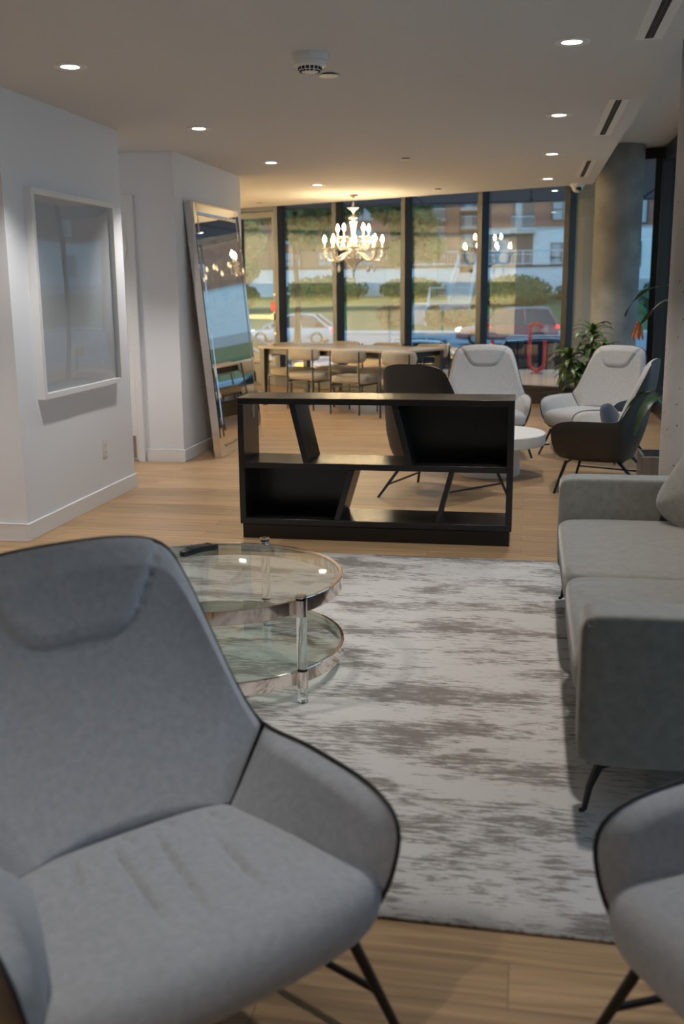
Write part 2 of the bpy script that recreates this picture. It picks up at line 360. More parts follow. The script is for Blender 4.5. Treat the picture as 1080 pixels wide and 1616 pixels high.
def tag(o, label=None, cat=None, group=None, kind=None):
    if label: o['label'] = label
    if cat: o['category'] = cat
    if group: o['group'] = group
    if kind: o['kind'] = kind
    return o
def empty(name, loc, label, cat, rz=0, group=None):
    o = bpy.data.objects.new(name, None); C.objects.link(o); o.empty_display_size = 0.1
    o.location = loc; o.rotation_euler = (0, 0, rz)
    return tag(o, label, cat, group)
def struct(o): o['kind'] = 'structure'; return o
def dup(root, loc, rz, label, group=None):
    r = root.copy(); C.objects.link(r); r.location = loc; r.rotation_euler = (0, 0, rz); r['label'] = label
    if group: r['group'] = group
    for ch in list(root.children):
        c = ch.copy(); C.objects.link(c); c.parent = r
        for g in list(ch.children):
            d = g.copy(); C.objects.link(d); d.parent = c
    return r
def crom(pts, n):
    """Catmull-Rom resample"""
    P = [Vector(p) for p in pts]; m = len(P); out = []
    for i in range(n):
        t = i / (n - 1) * (m - 1); k = min(int(t), m - 2); f = t - k
        p0 = P[max(k - 1, 0)]; p1 = P[k]; p2 = P[k + 1]; p3 = P[min(k + 2, m - 1)]
        out.append(0.5 * ((2 * p1) + (p2 - p0) * f + (2 * p0 - 5 * p1 + 4 * p2 - p3) * f * f + (3 * p1 - p0 - 3 * p2 + p3) * f ** 3))
    return out
RZ = lambda a: Matrix.Rotation(a, 4, 'Z')
T = lambda x, y, z: Matrix.Translation((x, y, z))
# ------------------------------------------------------------------ room shell
GX, GY, GA = -4.434, 15.872, math.atan2(-0.4613, 0.8872)
GW = T(GX, GY, 0) @ RZ(GA)                       # window-wall frame: x along the glass, y outwards
def gy(x): return 14.7 - 0.52 * (x + 2.18)       # glass line
XR = 1.56                                        # right-hand glazing
def sX(x): return (x - GX) / 0.8872

m = MB(); m.prism([(-8.3, -2.6), (XR + 0.1, -2.6), (XR + 0.1, gy(XR)), (-8.3, gy(-8.3))], -0.12, 0)
fl = struct(m.build('floor', M['floor'], smooth=False))
# dropped ceiling, ending in front of the glass
ce = lambda x: 12.25 - 0.485 * (x - 0.67)
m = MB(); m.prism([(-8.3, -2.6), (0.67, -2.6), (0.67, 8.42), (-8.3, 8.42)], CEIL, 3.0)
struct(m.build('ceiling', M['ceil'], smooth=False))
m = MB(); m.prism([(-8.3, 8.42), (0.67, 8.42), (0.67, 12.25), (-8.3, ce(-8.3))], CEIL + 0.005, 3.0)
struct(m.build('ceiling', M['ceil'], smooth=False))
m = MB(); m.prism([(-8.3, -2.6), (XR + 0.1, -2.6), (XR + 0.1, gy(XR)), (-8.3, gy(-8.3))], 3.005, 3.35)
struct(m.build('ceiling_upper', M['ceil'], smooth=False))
# exterior soffit with joints, built as real panels
m = MB()
for a in range(-9, 3):
    x0, x1 = a * 2.0 + 0.02, a * 2.0 + 1.98
    ya0 = max(gy(min(x0, XR)), gy(XR)) + 0.08; ya1 = max(gy(min(x1, XR)), gy(XR)) + 0.08
    m.prism([(x0, ya0), (x1, ya1), (x1, 20.1), (x0, 20.1)], 3.02, 3.05)
m.prism([(-18, 20.1), (6.0, 20.1), (6.0, 20.3), (-18, 20.3)], 3.0, 3.6)
m.prism([(-18, gy(-18) + 0.1), (6, gy(XR) + 0.1), (6, 20.1), (-18, 20.1)], 3.06, 3.4)
m.prism([(XR + 0.12, -2.6), (2.6, -2.6), (2.6, gy(XR)), (XR + 0.12, gy(XR))], 3.02, 3.4)
struct(m.build('roof_soffit', M['soffit'], smooth=False))

# left-hand walls
WX = -2.905
def wall(name, x0, x1, y0, y1, z1=CEIL + 0.02, ma='wall'):
    return struct(MB().box(x0, x1, y0, y1, 0, z1).build(name, M[ma], smooth=False))
wall('wall_left', -4.7, WX, 5.54, 7.27)
wall('wall_mirror_side', -4.7, WX, 8.43, 10.48)
wall('wall_alcove', -4.82, -4.7, 5.54, 10.48)
wall('wall_far_left', -4.82, -4.7, -2.6, 5.54)
wall('wall_behind', -4.82, XR + 0.1, -2.72, -2.6, 3.02)
wall('wall_kitchen', -8.42, -8.3, -2.6, gy(-8.42), 3.02)
wall('wall_kitchen_end', -8.3, -4.82, 5.4, 5.54)
m = MB(); m.box(-4.6, -0.06, -0.06, 0.06, 0, 3.0, GW); struct(m.build('wall_beside_door', M['wall'], smooth=False))
# baseboards
def base(name, boxes):
    m = MB()
    for b in boxes: m.box(*b, 0, 0.105)
    struct(m.build(name, M['trim'], bevel=0.003))
base('baseboard_left', [(WX, WX + 0.014, 5.526, 7.284), (-4.7, WX, 5.526, 5.54), (-4.7, WX, 7.27, 7.284)])
base('baseboard_mirror_side', [(WX, WX + 0.014, 8.416, 10.494), (-3.245, WX, 8.416, 8.43), (-4.7, WX, 10.48, 10.494)])
# white corridor door
m = MB(); m.box(-4.2, -3.31, 8.405, 8.43, 0.012, 2.17)
d2 = struct(m.build('door_2', M['trim'], bevel=0.003))
def frame_ring(m, x0, x1, z0, z1, y0, y1, wd):
    m.box(x0, x1, y0, y1, z1 - wd, z1); m.box(x0, x0 + wd, y0, y1, z0, z1 - wd); m.box(x1 - wd, x1, y0, y1, z0, z1 - wd)
m = MB(); frame_ring(m, -4.27, -3.25, 0, 2.23, 8.392, 8.43, 0.06); m.build('door_frame', M['trim'], d2, bevel=0.003)
m = MB(); m.box(-4.17, -3.33, 8.399, 8.405, 0.03, 0.225); m.build('kick_plate', M['kick'], d2)
m = MB()
ov = [(-3.42 + 0.1 * math.cos(2 * PI * k / 40), 1.83 + 0.17 * math.sin(2 * PI * k / 40)) for k in range(40)]
m.prism([(x, z) for x, z in ov], 0, 0.012, Matrix(((1, 0, 0, 0), (0, 0, -1, 8.405), (0, 1, 0, 0), (0, 0, 0, 1))))
m.box(-3.72, -3.36, 8.396, 8.405, 0.72, 1.62)
m.build('raised_panel', M['trim'], d2, bevel=0.004)

# ---- skewed window wall
bays = [-3.68, -2.70, -1.65, -0.59, 0.49, 1.48]
m = MB(); m.box(sX(-3.74), sX(1.5), -0.13, 0.06, 0, 0.165, GW)
for k in range(4): m.box(sX(-3.7), sX(1.45), -0.14, -0.13, 0.02 + k * 0.034, 0.038 + k * 0.034, GW)
struct(m.build('trim_1', M['mullion'], bevel=0.004))
m = MB(); m.box(-0.06, sX(1.54), -0.10, 0.06, 2.88, 3.0, GW); struct(m.build('trim_2', M['mullion'], smooth=False))
nwin = 0
for i in range(5):
    a, b = sX(bays[i]), sX(bays[i + 1])
    nwin += 1
    m = MB(); m.box(a, b, -0.006, 0.006, 0.165, 2.88, GW)
    p = struct(m.build('window_%d' % nwin, M['glass'], smooth=False))
    m = MB(); m.box(a - 0.038, a + 0.038, -0.12, 0.06, 0.0, 2.9, GW)
    m.box(a + 0.038, b - 0.038, -0.035, 0.035, 0.165, 0.215, GW)
    if i == 4: m.box(b - 0.05, b + 0.03, -0.10, 0.06, 0.0, 3.0, GW)
    m.build('window_frame', M['mullion'], p, bevel=0.004)
# door in the first bay
b = sX(bays[0]) - 0.038
m = MB(); m.box(0.07, b - 0.09, -0.006, 0.006, 0.30, 2.52, GW)
d1 = struct(m.build('door_1', M['glass'], smooth=False))
m = MB(); m.box(0.0, 0.07, -0.045, 0.04, 0.01, 2.6, GW); m.box(b - 0.10, b - 0.012, -0.045, 0.04, 0.01, 2.6, GW)
m.box(0.07, b - 0.1, -0.04, 0.035, 2.51, 2.6, GW); m.box(0.07, b - 0.1, -0.045, 0.04, 0.01, 0.31, GW)
m.build('door_frame', M['door_grey'], d1, bevel=0.004)
m = MB(); m.box(-0.06, 0.0, -0.08, 0.06, 0, 2.9, GW); m.box(-0.06, b, -0.08, 0.06, 2.605, 2.9, GW); m.build('door_jamb', M['mullion'], d1, bevel=0.004)
m = MB(); m.box(0.03, b - 0.05, -0.115, -0.075, 1.015, 1.085, GW); m.box(b - 0.09, b - 0.03, -0.115, -0.045, 1.0, 1.1, GW); m.box(0.01, 0.06, -0.115, -0.045, 1.0, 1.1, GW)
m.box(b - 0.065, b - 0.03, -0.09, -0.045, 1.08, 1.2, GW)
m.build('push_bar', M['bar'], d1, bevel=0.006)
m = MB(); m.box(b - 0.10, b - 0.005, -0.11, -0.045, 1.13, 1.27, GW); m.build('alarm_box', M['red'], d1, bevel=0.008)
m = MB()
for z in (1.38, 0.80, 0.62): m.cyl(tuple(GW @ Vector((b - 0.06, -0.065, z))), tuple(GW @ Vector((b - 0.06, -0.045, z))), 0.018)
m.build('lock_cylinder', M['bar'], d1)

# ---- right-hand window wall, seen edge on
m = MB(); m.box(XR - 0.08, XR + 0.06, 1.22, gy(XR) - 0.02, 0, 0.165); m.box(XR - 0.08, XR + 0.06, 1.22, gy(XR) - 0.02, 2.84, 3.0)
struct(m.build('trim_3', M['mullion'], bevel=0.004))
ys = [12.62 - 1.27 * k for k in range(10)]
wall('wall_sky_block', XR - 0.06, XR + 0.06, -2.6, ys[9] + 0.03, 3.02)  # unseen wall, added to cut blue sky light on the front chairs
for k in range(9):
    nwin += 1
    m = MB(); m.box(XR - 0.006, XR + 0.006, ys[k + 1], ys[k], 0.165, 2.84)
    p = struct(m.build('window_%d' % nwin, M['glass'], smooth=False))
    m = MB(); m.box(XR - 0.10, XR + 0.06, ys[k] - 0.038, ys[k] + 0.038, 0.0, 2.9); m.build('window_frame', M['mullion'], p, bevel=0.004)
# concrete columns
def column(x, y, r, ma, z1=3.0, name='column'):
    prof = [(r, 0)] + [(r, z1 * k / 8) for k in range(1, 8)] + [(r, z1)]
    o = MB().lathe(prof, (x, y, 0), 48).build(name, M[ma]); return struct(o)
column(0.985, 12.55, 0.265, 'concrete', name='column_round')
column(1.10, 6.42, 0.285, 'concrete_holes', name='column_pitted')

# ---- kitchen wall out of direct view, mirrored in the left-hand panes
m = MB(); m.box(-8.29, -8.27, 6.5, 15.6, 0.9, 1.6); struct(m.build('wall_backsplash', M['olive'], smooth=False))
for k in range(7):
    y0 = 6.55 + k * 1.25
    e = empty('kitchen_cabinet', (-8.1, y0 + 0.6, 1.57), 'cream wall cabinet over the olive backsplash, mirrored in the window glass', 'cabinet', group='cream wall cabinets mirrored in the glass')
    MB().box(-0.17, 0.15, -0.6, 0.6, 0, 0.93).build('carcass', M['cabinet'], e)
    for sgn in (0, 1):
        MB().box(0.15, 0.17, -0.597 + sgn * 0.6, -0.003 + sgn * 0.6, 0.004, 0.926).build('cabinet_door', M['cabinet'], e, bevel=0.003)
    e = empty('base_cabinet', (-8.0, y0 + 0.6, 0.0), 'cream base cabinet under the kitchen counter, mirrored in the window glass', 'cabinet', group='cream base cabinets mirrored in the glass')
    MB().box(-0.27, 0.25, -0.6, 0.6, 0.0, 1.10).build('carcass', M['cabinet'], e)
    for sgn in (0, 1):
        MB().box(0.25, 0.27, -0.597 + sgn * 0.6, -0.003 + sgn * 0.6, 0.10, 1.096).build('cabinet_door', M['cabinet'], e, bevel=0.003)
o = MB().box(-8.29, -7.68, 6.5, 15.4, 1.10, 1.14).build('worktop', M['counter'], bevel=0.004)
tag(o, 'pale stone kitchen worktop on the cream base cabinets', 'worktop')
for y in (7.6, 9.8, 12.0, 14.2):
    l = bpy.data.lights.new('kitchen_light', 'AREA'); l.shape = 'RECTANGLE'; l.size = 0.25; l.size_y = 1.6; l.energy = KITCHEN_W; l.color = (1.0, 0.86, 0.58)
    o = bpy.data.objects.new('kitchen_light', l); C.objects.link(o); o.location = (-6.9, y, 2.5)
    o.rotation_euler = (0, math.radians(38), 0); l.spread = math.radians(110)

# ------------------------------------------------------------------ ceiling fittings
dl_label = {(-2.315, 0): 'lit recessed downlight in front of the framed print, closest to the camera in its row',
            (-2.315, 1): 'lit recessed downlight before the white corridor alcove',
            (-2.315, 2): 'lit recessed downlight over the leaning mirror',
            (-2.315, 3): 'small lit recessed downlight next to the chandelier',
            (0.164, 0): 'lit recessed downlight beside the long slot vent closest to the camera',
            (0.164, 1): 'lit recessed downlight beside the middle slot vent',
            (0.164, 2): 'lit recessed downlight before the far short-looking slot vent, above the round white table',
            (0.164, 3): 'smallest lit recessed downlight near the dome camera'}
def downlight(x, y, label, z=CEIL, group='recessed downlights'):
    e = empty('recessed_downlight', (x, y, z), label, 'ceiling light', group=group)
    MB().lathe([(0.046, 0.0), (0.048, -0.004), (0.082, -0.006), (0.086, -0.002), (0.086, 0.0)], seg=32).build('trim_ring', M['white_matte'], e)
    MB().lathe([(0.0, -0.0035), (0.046, -0.0035), (0.046, 0.0)], seg=24).build('lens', M['lens'], e)
    l = bpy.data.lights.new('downlight_lamp', 'SPOT'); l.energy = DOWN_W; l.spot_size = math.radians(100); l.spot_blend = 0.55
    l.color = (1.0, 0.955, 0.91); l.shadow_soft_size = 0.045
    o = bpy.data.objects.new('downlight_lamp', l); C.objects.link(o); o.location = (x, y, z - 0.02)
for x in (-2.315, 0.164):
    for k in range(4):
        downlight(x, 5.215 + 2.102 * k, dl_label[(x, k)], CEIL if k < 2 else CEIL + 0.005)
downlight(-4.05, 7.6, 'lit recessed downlight in the white corridor alcove')
downlight(-3.8, 4.3, 'lit recessed downlight round the corner of the white wall')
downlight(-1.07, 0.15, 'unseen fill lamp added to brighten the front lounge chairs')  # fill lamp out of view, added to lift the front chairs
for x in (-2.315, 0.164):
    downlight(x, 3.113, 'lit recessed downlight above the patterned rug')
def vent(y0, y1, label):
    z = CEIL if y1 < 8.4 else CEIL + 0.005
    e = empty('slot_vent', (0.508, (y0 + y1) / 2, z), label, 'vent', group='linear slot vents')
    h = (y1 - y0) / 2
    m = MB(); m.box(-0.062, -0.02, -h, h, -0.004, 0); m.box(0.02, 0.062, -h, h, -0.004, 0); m.box(-0.02, 0.02, -h, -h + 0.03, -0.004, 0); m.box(-0.02, 0.02, h - 0.03, h, -0.004, 0)
    m.build('frame', M['white_matte'], e)
    MB().box(-0.02, 0.02, -h + 0.03, h - 0.03, -0.0015, 0).build('slot', M['slot'], e)
    MB().box(-0.002, 0.002, -h + 0.03, h - 0.03, -0.005, -0.0015).build('blade', M['plastic_black'], e)
vent(3.72, 5.24, 'long white slot vent at the ceiling edge, closest to the camera')
vent(6.78, 8.34, 'white slot vent in the middle of the ceiling edge')
vent(9.95, 11.43, 'small-looking white slot vent near the dome camera')
# smoke detector
e = empty('smoke_detector', (-1.075, 5.20, CEIL), 'round white smoke detector hanging from the ceiling', 'smoke detector')
MB().lathe([(0.0, -0.035), (0.088, -0.035), (0.090, -0.03), (0.090, 0.0)], seg=32).build('base', M['plastic_white'], e)
MB().lathe([(0.0, -0.085), (0.04, -0.084), (0.052, -0.074), (0.058, -0.06), (0.078, -0.055), (0.083, -0.036), (0.0, -0.034)], seg=32).build('body', M['plastic_white'], e)
m = MB()
for k in range(16):
    a = 2 * PI * k / 16; m.box(0.0535, 0.0575, -0.007, 0.007, -0.074, -0.062, RZ(a))
    m.box(0.044, 0.050, -0.006, 0.006, -0.0835, -0.077, RZ(a))
m.build('grille', M['slot'], e)
MB().ball((0.03, -0.045, -0.083), 0.006, seg=8, rings=6).build('indicator_light', M['plastic_white'], e)
for (x, y, lab) in [(-1.075, 5.69, 'flat white sprinkler cover beside the smoke detector'), (-1.10, 9.43, 'small round sprinkler cover in mid ceiling before the chandelier'),
                    (-1.07, 12.35, 'small round sprinkler cover close to the windows'), (-3.54, 13.7, 'small round sprinkler cover above the glass door')]:
    z = CEIL if y < 8.4 else CEIL + 0.005
    e = empty('sprinkler_cover', (x, y, z), lab, 'sprinkler cover', group='ceiling sprinkler covers')
    MB().lathe([(0.0, -0.012), (0.05, -0.012), (0.052, -0.008), (0.0, -0.007)], seg=24).build('cover_disc', M['plastic_white'], e)
    MB().lathe([(0.0, -0.007), (0.036, -0.007), (0.036, 0.0)], seg=20).build('collar', M['slot'], e)
# dome camera
e = empty('dome_camera', (0.50, 12.18, CEIL + 0.005), 'white dome security camera at the ceiling corner', 'security camera')
MB().lathe([(0.0, -0.03), (0.075, -0.03), (0.08, -0.024), (0.08, 0.0)], seg=28).build('base', M['plastic_white'], e)
MB().ball((0, 0, -0.035), 0.062, 0.062, 0.06).build('housing', M['plastic_white'], e)
MB().lathe([(0.0, 0.004), (0.02, 0.003), (0.034, -0.004), (0.036, -0.012), (0, -0.012)], seg=20, xf=T(0.01, -0.045, -0.068) @ Matrix.Rotation(math.radians(140), 4, 'X')).build('lens', M['plastic_black'], e)

# ------------------------------------------------------------------ things on the walls
# framed print
e = empty('framed_print', (WX, 6.40, 1.435), 'large white framed print behind reflecting glass on the white wall', 'picture')
hy, hz, dp = 0.62, 0.617, 0.052
m = MB()
m.box(0, dp, -hy, -hy + 0.035, -hz, hz); m.box(0, dp, hy - 0.035, hy, -hz, hz); m.box(0, dp, -hy + 0.035, hy - 0.035, -hz, -hz + 0.035); m.box(0, dp, -hy + 0.035, hy - 0.035, hz - 0.035, hz)
m.build('frame', M['trim'], e, bevel=0.002)
MB().box(0.002, 0.018, -hy + 0.035, hy - 0.035, -hz + 0.035, hz - 0.035).build('print', M['paper'], e)
def glz(u, v):
    y = (u - 0.5) * 2 * (hy - 0.036); z = (v - 0.5) * 2 * (hz - 0.036)
    return (0.032 + 0.004 * (1 - (2 * u - 1) ** 2) * (1 - (2 * v - 1) ** 2), y, z)
MB().grid(glz, 40, 40).build('glazing', M['picture_glass'], e)
# outlet
e = empty('wall_outlet', (WX, 6.735, 0.375), 'white double wall outlet below the framed print', 'outlet')
MB().box(0, 0.006, -0.037, 0.037, -0.06, 0.06).build('cover_plate', M['plastic_white'], e, bevel=0.002)
for dz in (-0.024, 0.024):
    o = MB().box(0.006, 0.009, -0.017, 0.017, dz - 0.015, dz + 0.015).build('socket', M['plastic_white'], e, bevel=0.001)
    MB().box(0.009, 0.0095, -0.008, -0.005, dz - 0.004, dz + 0.007).box(0.009, 0.0095, 0.005, 0.008, dz - 0.004, dz + 0.007).build('slots', M['slot'], o)

# leaning mirror
def mirror():
    e = empty('leaning_mirror', (-2.615, 9.33, 0), 'tall silver framed floor mirror leaning on the white wall', 'mirror')
    tilt = math.atan2(0.20, 2.2)
    xf = RZ(math.radians(-1.0)) @ Matrix.Rotation(-tilt, 4, 'Y')
    W2, Hh, th, fw = 0.675, 2.215, 0.075, 0.105
    m = MB(); m.box(-th, -0.012, -W2, W2, 0.003, Hh, xf); m.build('frame_body', M['mirror_edge'], e, bevel=0.002)
    # bevelled mirror strips round the rim, a bevelled centre pane
    def strip(y0, y1, z0, z1, nm):
        m = MB(); b = 0.016
        o = [(y0, z0), (y1, z0), (y1, z1), (y0, z1)]; i = [(y0 + b, z0 + b), (y1 - b, z0 + b), (y1 - b, z1 - b), (y0 + b, z1 - b)]
        vs = [xf @ Vector((-0.012, y, z)) for y, z in o] + [xf @ Vector((-0.0055, y, z)) for y, z in o] + [xf @ Vector((0, y, z)) for y, z in i]
        fs = [(0, 3, 2, 1)] + [(k, (k + 1) % 4, 4 + (k + 1) % 4, 4 + k) for k in range(4)] + [(4 + k, 4 + (k + 1) % 4, 8 + (k + 1) % 4, 8 + k) for k in range(4)] + [(8, 9, 10, 11)]
        m.add(vs, fs); m.build(nm, M['mirror'], e, smooth=False)
    strip(-W2, -W2 + fw, 0.003, Hh, 'mirror_border'); strip(W2 - fw, W2, 0.003, Hh, 'mirror_border')
    strip(-W2 + fw, W2 - fw, 0.003, fw, 'mirror_border'); strip(-W2 + fw, W2 - fw, Hh - fw, Hh, 'mirror_border')
    strip(-W2 + fw, W2 - fw, fw, Hh - fw, 'mirror_pane')
mirror()
# ------------------------------------------------------------------ rug
def rugf():
    m = MB(); x0, x1, y0, y1 = -2.15, 1.13, 2.145, 5.48
    def g(u, v): return (x0 + (x1 - x0) * u, y0 + (y1 - y0) * v + 0.012 * math.sin(u * 5) * (1 - v), 0.009 + 0.0012 * math.sin(u * 23) * math.sin(v * 19))
    m.grid(g, 30, 30)
    o = m.build('rug', M['rug']); s = o.modifiers.new('s', 'SOLIDIFY'); s.thickness = 0.008; s.offset = -1
    tag(o, 'large grey and cream abstract streaked rug on the oak floor', 'rug')
rugf()

# ------------------------------------------------------------------ black open bookcase
def bookcase():
    e = empty('bookcase', (-0.86, 5.965, 0), 'low black oak bookcase with slanted dividers standing behind the rug', 'bookcase')
    hw, d, th = 0.802, 0.175, 0.036
    zt, zm, zb = 0.842, 0.445, 0.125
    mt = M['black_oak']
    MB().box(-hw + 0.012, hw - 0.012, -d + 0.012, d - 0.01, 0, 0.085).build('plinth', mt, e, bevel=0.002)
    MB().box(-hw, hw, -d, d, zb - th, zb).build('bottom_panel', mt, e, bevel=0.002)
    MB().box(-hw, hw - th, -d, d, zt - th, zt).build('top_panel', mt, e, bevel=0.002)
    MB().box(-hw, -hw + th, -d, d, zb, zt - th).build('side_panel', mt, e, bevel=0.002)
    MB().box(hw - th, hw, -d, d, zb, zt).build('side_panel', mt, e, bevel=0.002)
    MB().box(-hw + th, hw - th, -d + 0.004, d, zm - th / 2, zm + th / 2).build('shelf', mt, e, bevel=0.002)
    def div(xb, xt, z0, z1, w=0.036):
        m = MB(); P = [(xb - w / 2, z0), (xb + w / 2, z0), (xt + w / 2, z1), (xt - w / 2, z1)]
        vs = [(x, -d + 0.006, z) for x, z in P] + [(x, d - 0.004, z) for x, z in P]
        m.add(vs, [(0, 1, 2, 3), (7, 6, 5, 4)] + [(k, 4 + k, 4 + (k + 1) % 4, (k + 1) % 4) for k in range(4)])
        m.build('slanted_divider', mt, e, bevel=0.002)
    div(-0.395, -0.475, zm + th / 2, zt - th)
    div(0.215, 0.125, zm + th / 2, zt - th)
    div(-0.215, -0.125, zb, zm - th / 2)
    div(0.375, 0.455, zb, zm - th / 2, 0.03)
    def back(P):
        m = MB(); vs = [(x, d - 0.012, z) for x, z in P] + [(x, d - 0.002, z) for x, z in P]
        m.add(vs, [(0, 1, 2, 3), (7, 6, 5, 4)] + [(k, 4 + k, 4 + (k + 1) % 4, (k + 1) % 4) for k in range(4)]); m.build('back_panel', mt, e, smooth=False)
    back([(0.215, zm + th / 2), (hw - th, zm + th / 2), (hw - th, zt - th), (0.125, zt - th)])
    back([(-hw + th, zb), (-0.215, zb), (-0.125, zm - th / 2), (-hw + th, zm - th / 2)])
    MB().box(0, 0.0006, -0.022, 0.022, 0, 0.075).build('sticker', M['white_matte'], e, loc=(-hw + th + 0.0002, 0.06, 0.70))
bookcase()

# ------------------------------------------------------------------ lounge chair (facing +Y, feet on z = 0)
RIM = [(.320, .372, .300), (.350, .392, .375), (.370, .386, .468), (.377, .300, .513), (.376, .10, .522), (.361, -.062, .526),
       (.333, -.128, .610), (.304, -.182, .730), (.276, -.228, .838), (.236, -.256, .914), (.14, -.266, .941), (0, -.27, .946)]
JNT = [(.305, .37, .305), (.302, .34, .335), (.287, .26, .362), (.270, .17, .378), (.250, .08, .388), (.232, .0, .392),
       (.20, -.012, .392), (.165, -.02, .392), (.125, -.025, .392), (.085, -.03, .392), (.042, -.032, .392), (0, -.033, .392)]
BOT = [(.285, .355, .262), (.292, .33, .25), (.300, .25, .24), (.305, .18, .235), (.30, .08, .232), (.285, -.03, .23),
       (.25, -.08, .232), (.20, -.105, .235), (.15, -.115, .235), (.10, -.122, .235), (.05, -.126, .235), (0, -.127, .235)]
def full(L, n):
    """mirror a right-half control line into a right-to-left run"""
    a = [Vector(p) for p in L]; b = [Vector((-p[0], p[1], p[2])) for p in reversed(L[:-1])]
    return crom(a + b, n)
def lounge_chair(loc, rz, label, fab, group=None):
    e = empty('lounge_chair', loc, label, 'armchair', rz, group)
    n = 89; rim = full(RIM, n); jn = full(JNT, n); bt = full(BOT, n)
    # outer shell of leather
    m = MB()
    def so(u, v):
        i = int(round(u * (n - 1))); r = rim[i]; b = bt[i]
        p = r.lerp(b, v); c = Vector((p.x, p.y - 0.12, 0)); c.normalize()
        bulge = min(1, u / 0.10, (1 - u) / 0.10) * (0.030 * math.sin(PI * min(v * 1.0, 1)) ** 0.8 + 0.035 * max(0, v - 0.55) * (1 - v) * 8 * 0.5)
        p = p + c * (bulge + 0.004)
        return (p.x, p.y, p.z)
    m.grid(so, n, 12)
    # underside: close the bottom loop towards the middle and up at the front
    cen = Vector((0, 0.15, 0.215)); k0 = len(m.v)
    ring = [Vector(so(i / (n - 1), 1.0)) for i in range(n)]
    front = [ring[-1].lerp(ring[0], t / 14) + Vector((0, 0.045 * math.sin(PI * t / 14), 0)) for t in range(1, 14)]
    loop = ring + front; L = len(loop)
    vs = loop + [p.lerp(cen, 0.45) + Vector((0, 0, -0.012)) for p in loop] + [cen + Vector((0, 0, -0.012))]
    m.add(vs, [(i, (i + 1) % L, L + (i + 1) % L, L + i) for i in range(L)] + [(L + i, L + (i + 1) % L, 2 * L) for i in range(L)])
    # front lip under the cushion
    lip = [Vector((-p.x, p.y, p.z)) for p in []]
    fr = [ring[-1]] + front + [ring[0]]
    tp = [Vector((x, 0.380 + 0.05 * (1 - (x / 0.335) ** 2), 0.300)) for x in [-0.335 + 0.67 * t / 14 for t in range(15)]]
    m.add(fr + tp, [(i, i + 1, 15 + i + 1, 15 + i) for i in range(14)])
    m.build('outer_shell', M['leather'], e, angle=60)
    MB().tube([p + Vector((0, 0, 0.002)) for p in rim], 0.0045, 8).build('piping', M['piping'], e)
    # inner pads: rim -> joint, puffed inwards
    def pad(i0, i1, nm, head=False):
        m = MB(); nu, nv = 45, 30
        def g(u, v):
            t = i0 + (i1 - i0) * u; k = min(int(t), n - 2); f = t - k
            r = rim[k].lerp(rim[k + 1], f); j = jn[k].lerp(jn[k + 1], f)
            p = r.lerp(j, v)
            inw = Vector((0 - p.x, 0.12 - p.y, 0.05)); 
            if head: inw = Vector((-p.x * 0.35, 0.5, 0.18))
            inw.normalize()
            eu = min(u, 1 - u) * 2; ev = min(v, 1 - v) * 2
            puff = 0.046 * (min(eu / 0.24, 1) ** 0.5) * (min(v / 0.11, 1) ** 0.5) * (min((1 - v) / 0.05, 1) ** 0.5)
            if head:
                # stitched headrest pad on the upper quarter, narrowing downwards
                x = abs(p.x); lim = 0.115 + max(0, (p.z - 0.745)) * 0.62
                d = min(p.z - 0.745, lim - x)
                cor = 0.05
                dx = lim - x; dz_ = p.z - 0.745
                if dx < cor and dz_ < cor: d = cor - math.hypot(cor - dx, cor - dz_)
                puff += 0.012 * max(0.0, min(1, d / 0.03)) ** 0.6
                puff -= 0.007 * math.exp(-(d / 0.006) ** 2)
                p = p + Vector((0, -0.035 * (1 - (u * 2 - 1) ** 2) * math.sin(PI * v), 0))
            return tuple(p + inw * puff)
        m.grid(g, nu if not head else 110, nv if not head else 110); return m.build(nm, M[fab], e, angle=80)
    q = lambda c: c / 22 * (n - 1)
    pad(q(0), q(4.93), 'arm_pad'); pad(q(17.07), q(22), 'arm_pad')
    pad(q(5.0), q(17.0), 'backrest', True)
    # seat cushion: rounded slab, wider at the front, with soft pleats
    m = MB()
    def sheet(sgn):
        def g(u, v):
            U = -math.cos(PI * u); V = -math.cos(PI * v); t = (V + 1) / 2            # t 0 back .. 1 front
            wx = (0.235 + 0.116 * t ** 0.8) * (1 - 0.05 * max(0, V) ** 10)
            x = U * wx; y = -0.035 + 0.455 * t + 0.03 * max(0, t - 0.5) * 2 * (1 - U * U) - 0.038 * t ** 4 * abs(U) ** 7
            k = max(0.0, 1 - abs(U) ** 9) ** 0.5 * max(0.0, 1 - abs(V) ** 9) ** 0.5
            z = 0.338 + sgn * 0.072 * k + 0.012 * (1 - t)
            if sgn > 0:
                z += 0.018 * (1 - U * U) * (1 - V * V)
                cr = 0
                for c0, y0, y1, dr in ((-0.115, 0.14, 0.34, 0.02), (-0.025, 0.06, 0.35, 0.03), (0.06, 0.05, 0.33, 0.02), (0.13, 0.03, 0.16, 0.05), (0.02, 0.0, 0.09, 0.0), (-0.07, 0.0, 0.08, 0.0), (-0.16, 0.02, 0.1, 0.0)):
                    w_ = max(0.0, min(1.0, (y - y0) / 0.05, (y1 - y) / 0.06))
                    cr += w_ * math.exp(-((x - c0 - dr * (y - y0) / 0.2) / 0.007) ** 2)
                z -= 0.013 * cr
            return (x, y, z)
        return g
    m.grid(sheet(1), 130, 60); m.grid(sheet(-1), 130, 60)
    m.build('seat_cushion', M[fab], e, angle=80)
    # legs and braces
    feet = [(.395, .355), (-.395, .355), (-.28, -.29), (.28, -.29)]; tops = [(.315, .29), (-.315, .29), (-.22, -.06), (.22, -.06)]
    for (fx, fy), (tx, ty) in zip(feet, tops):
        MB().tube([(fx, fy, 0.0), (tx, ty, 0.232)], [0.0095, 0.0125], 10).build('leg', M['black_metal'], e)
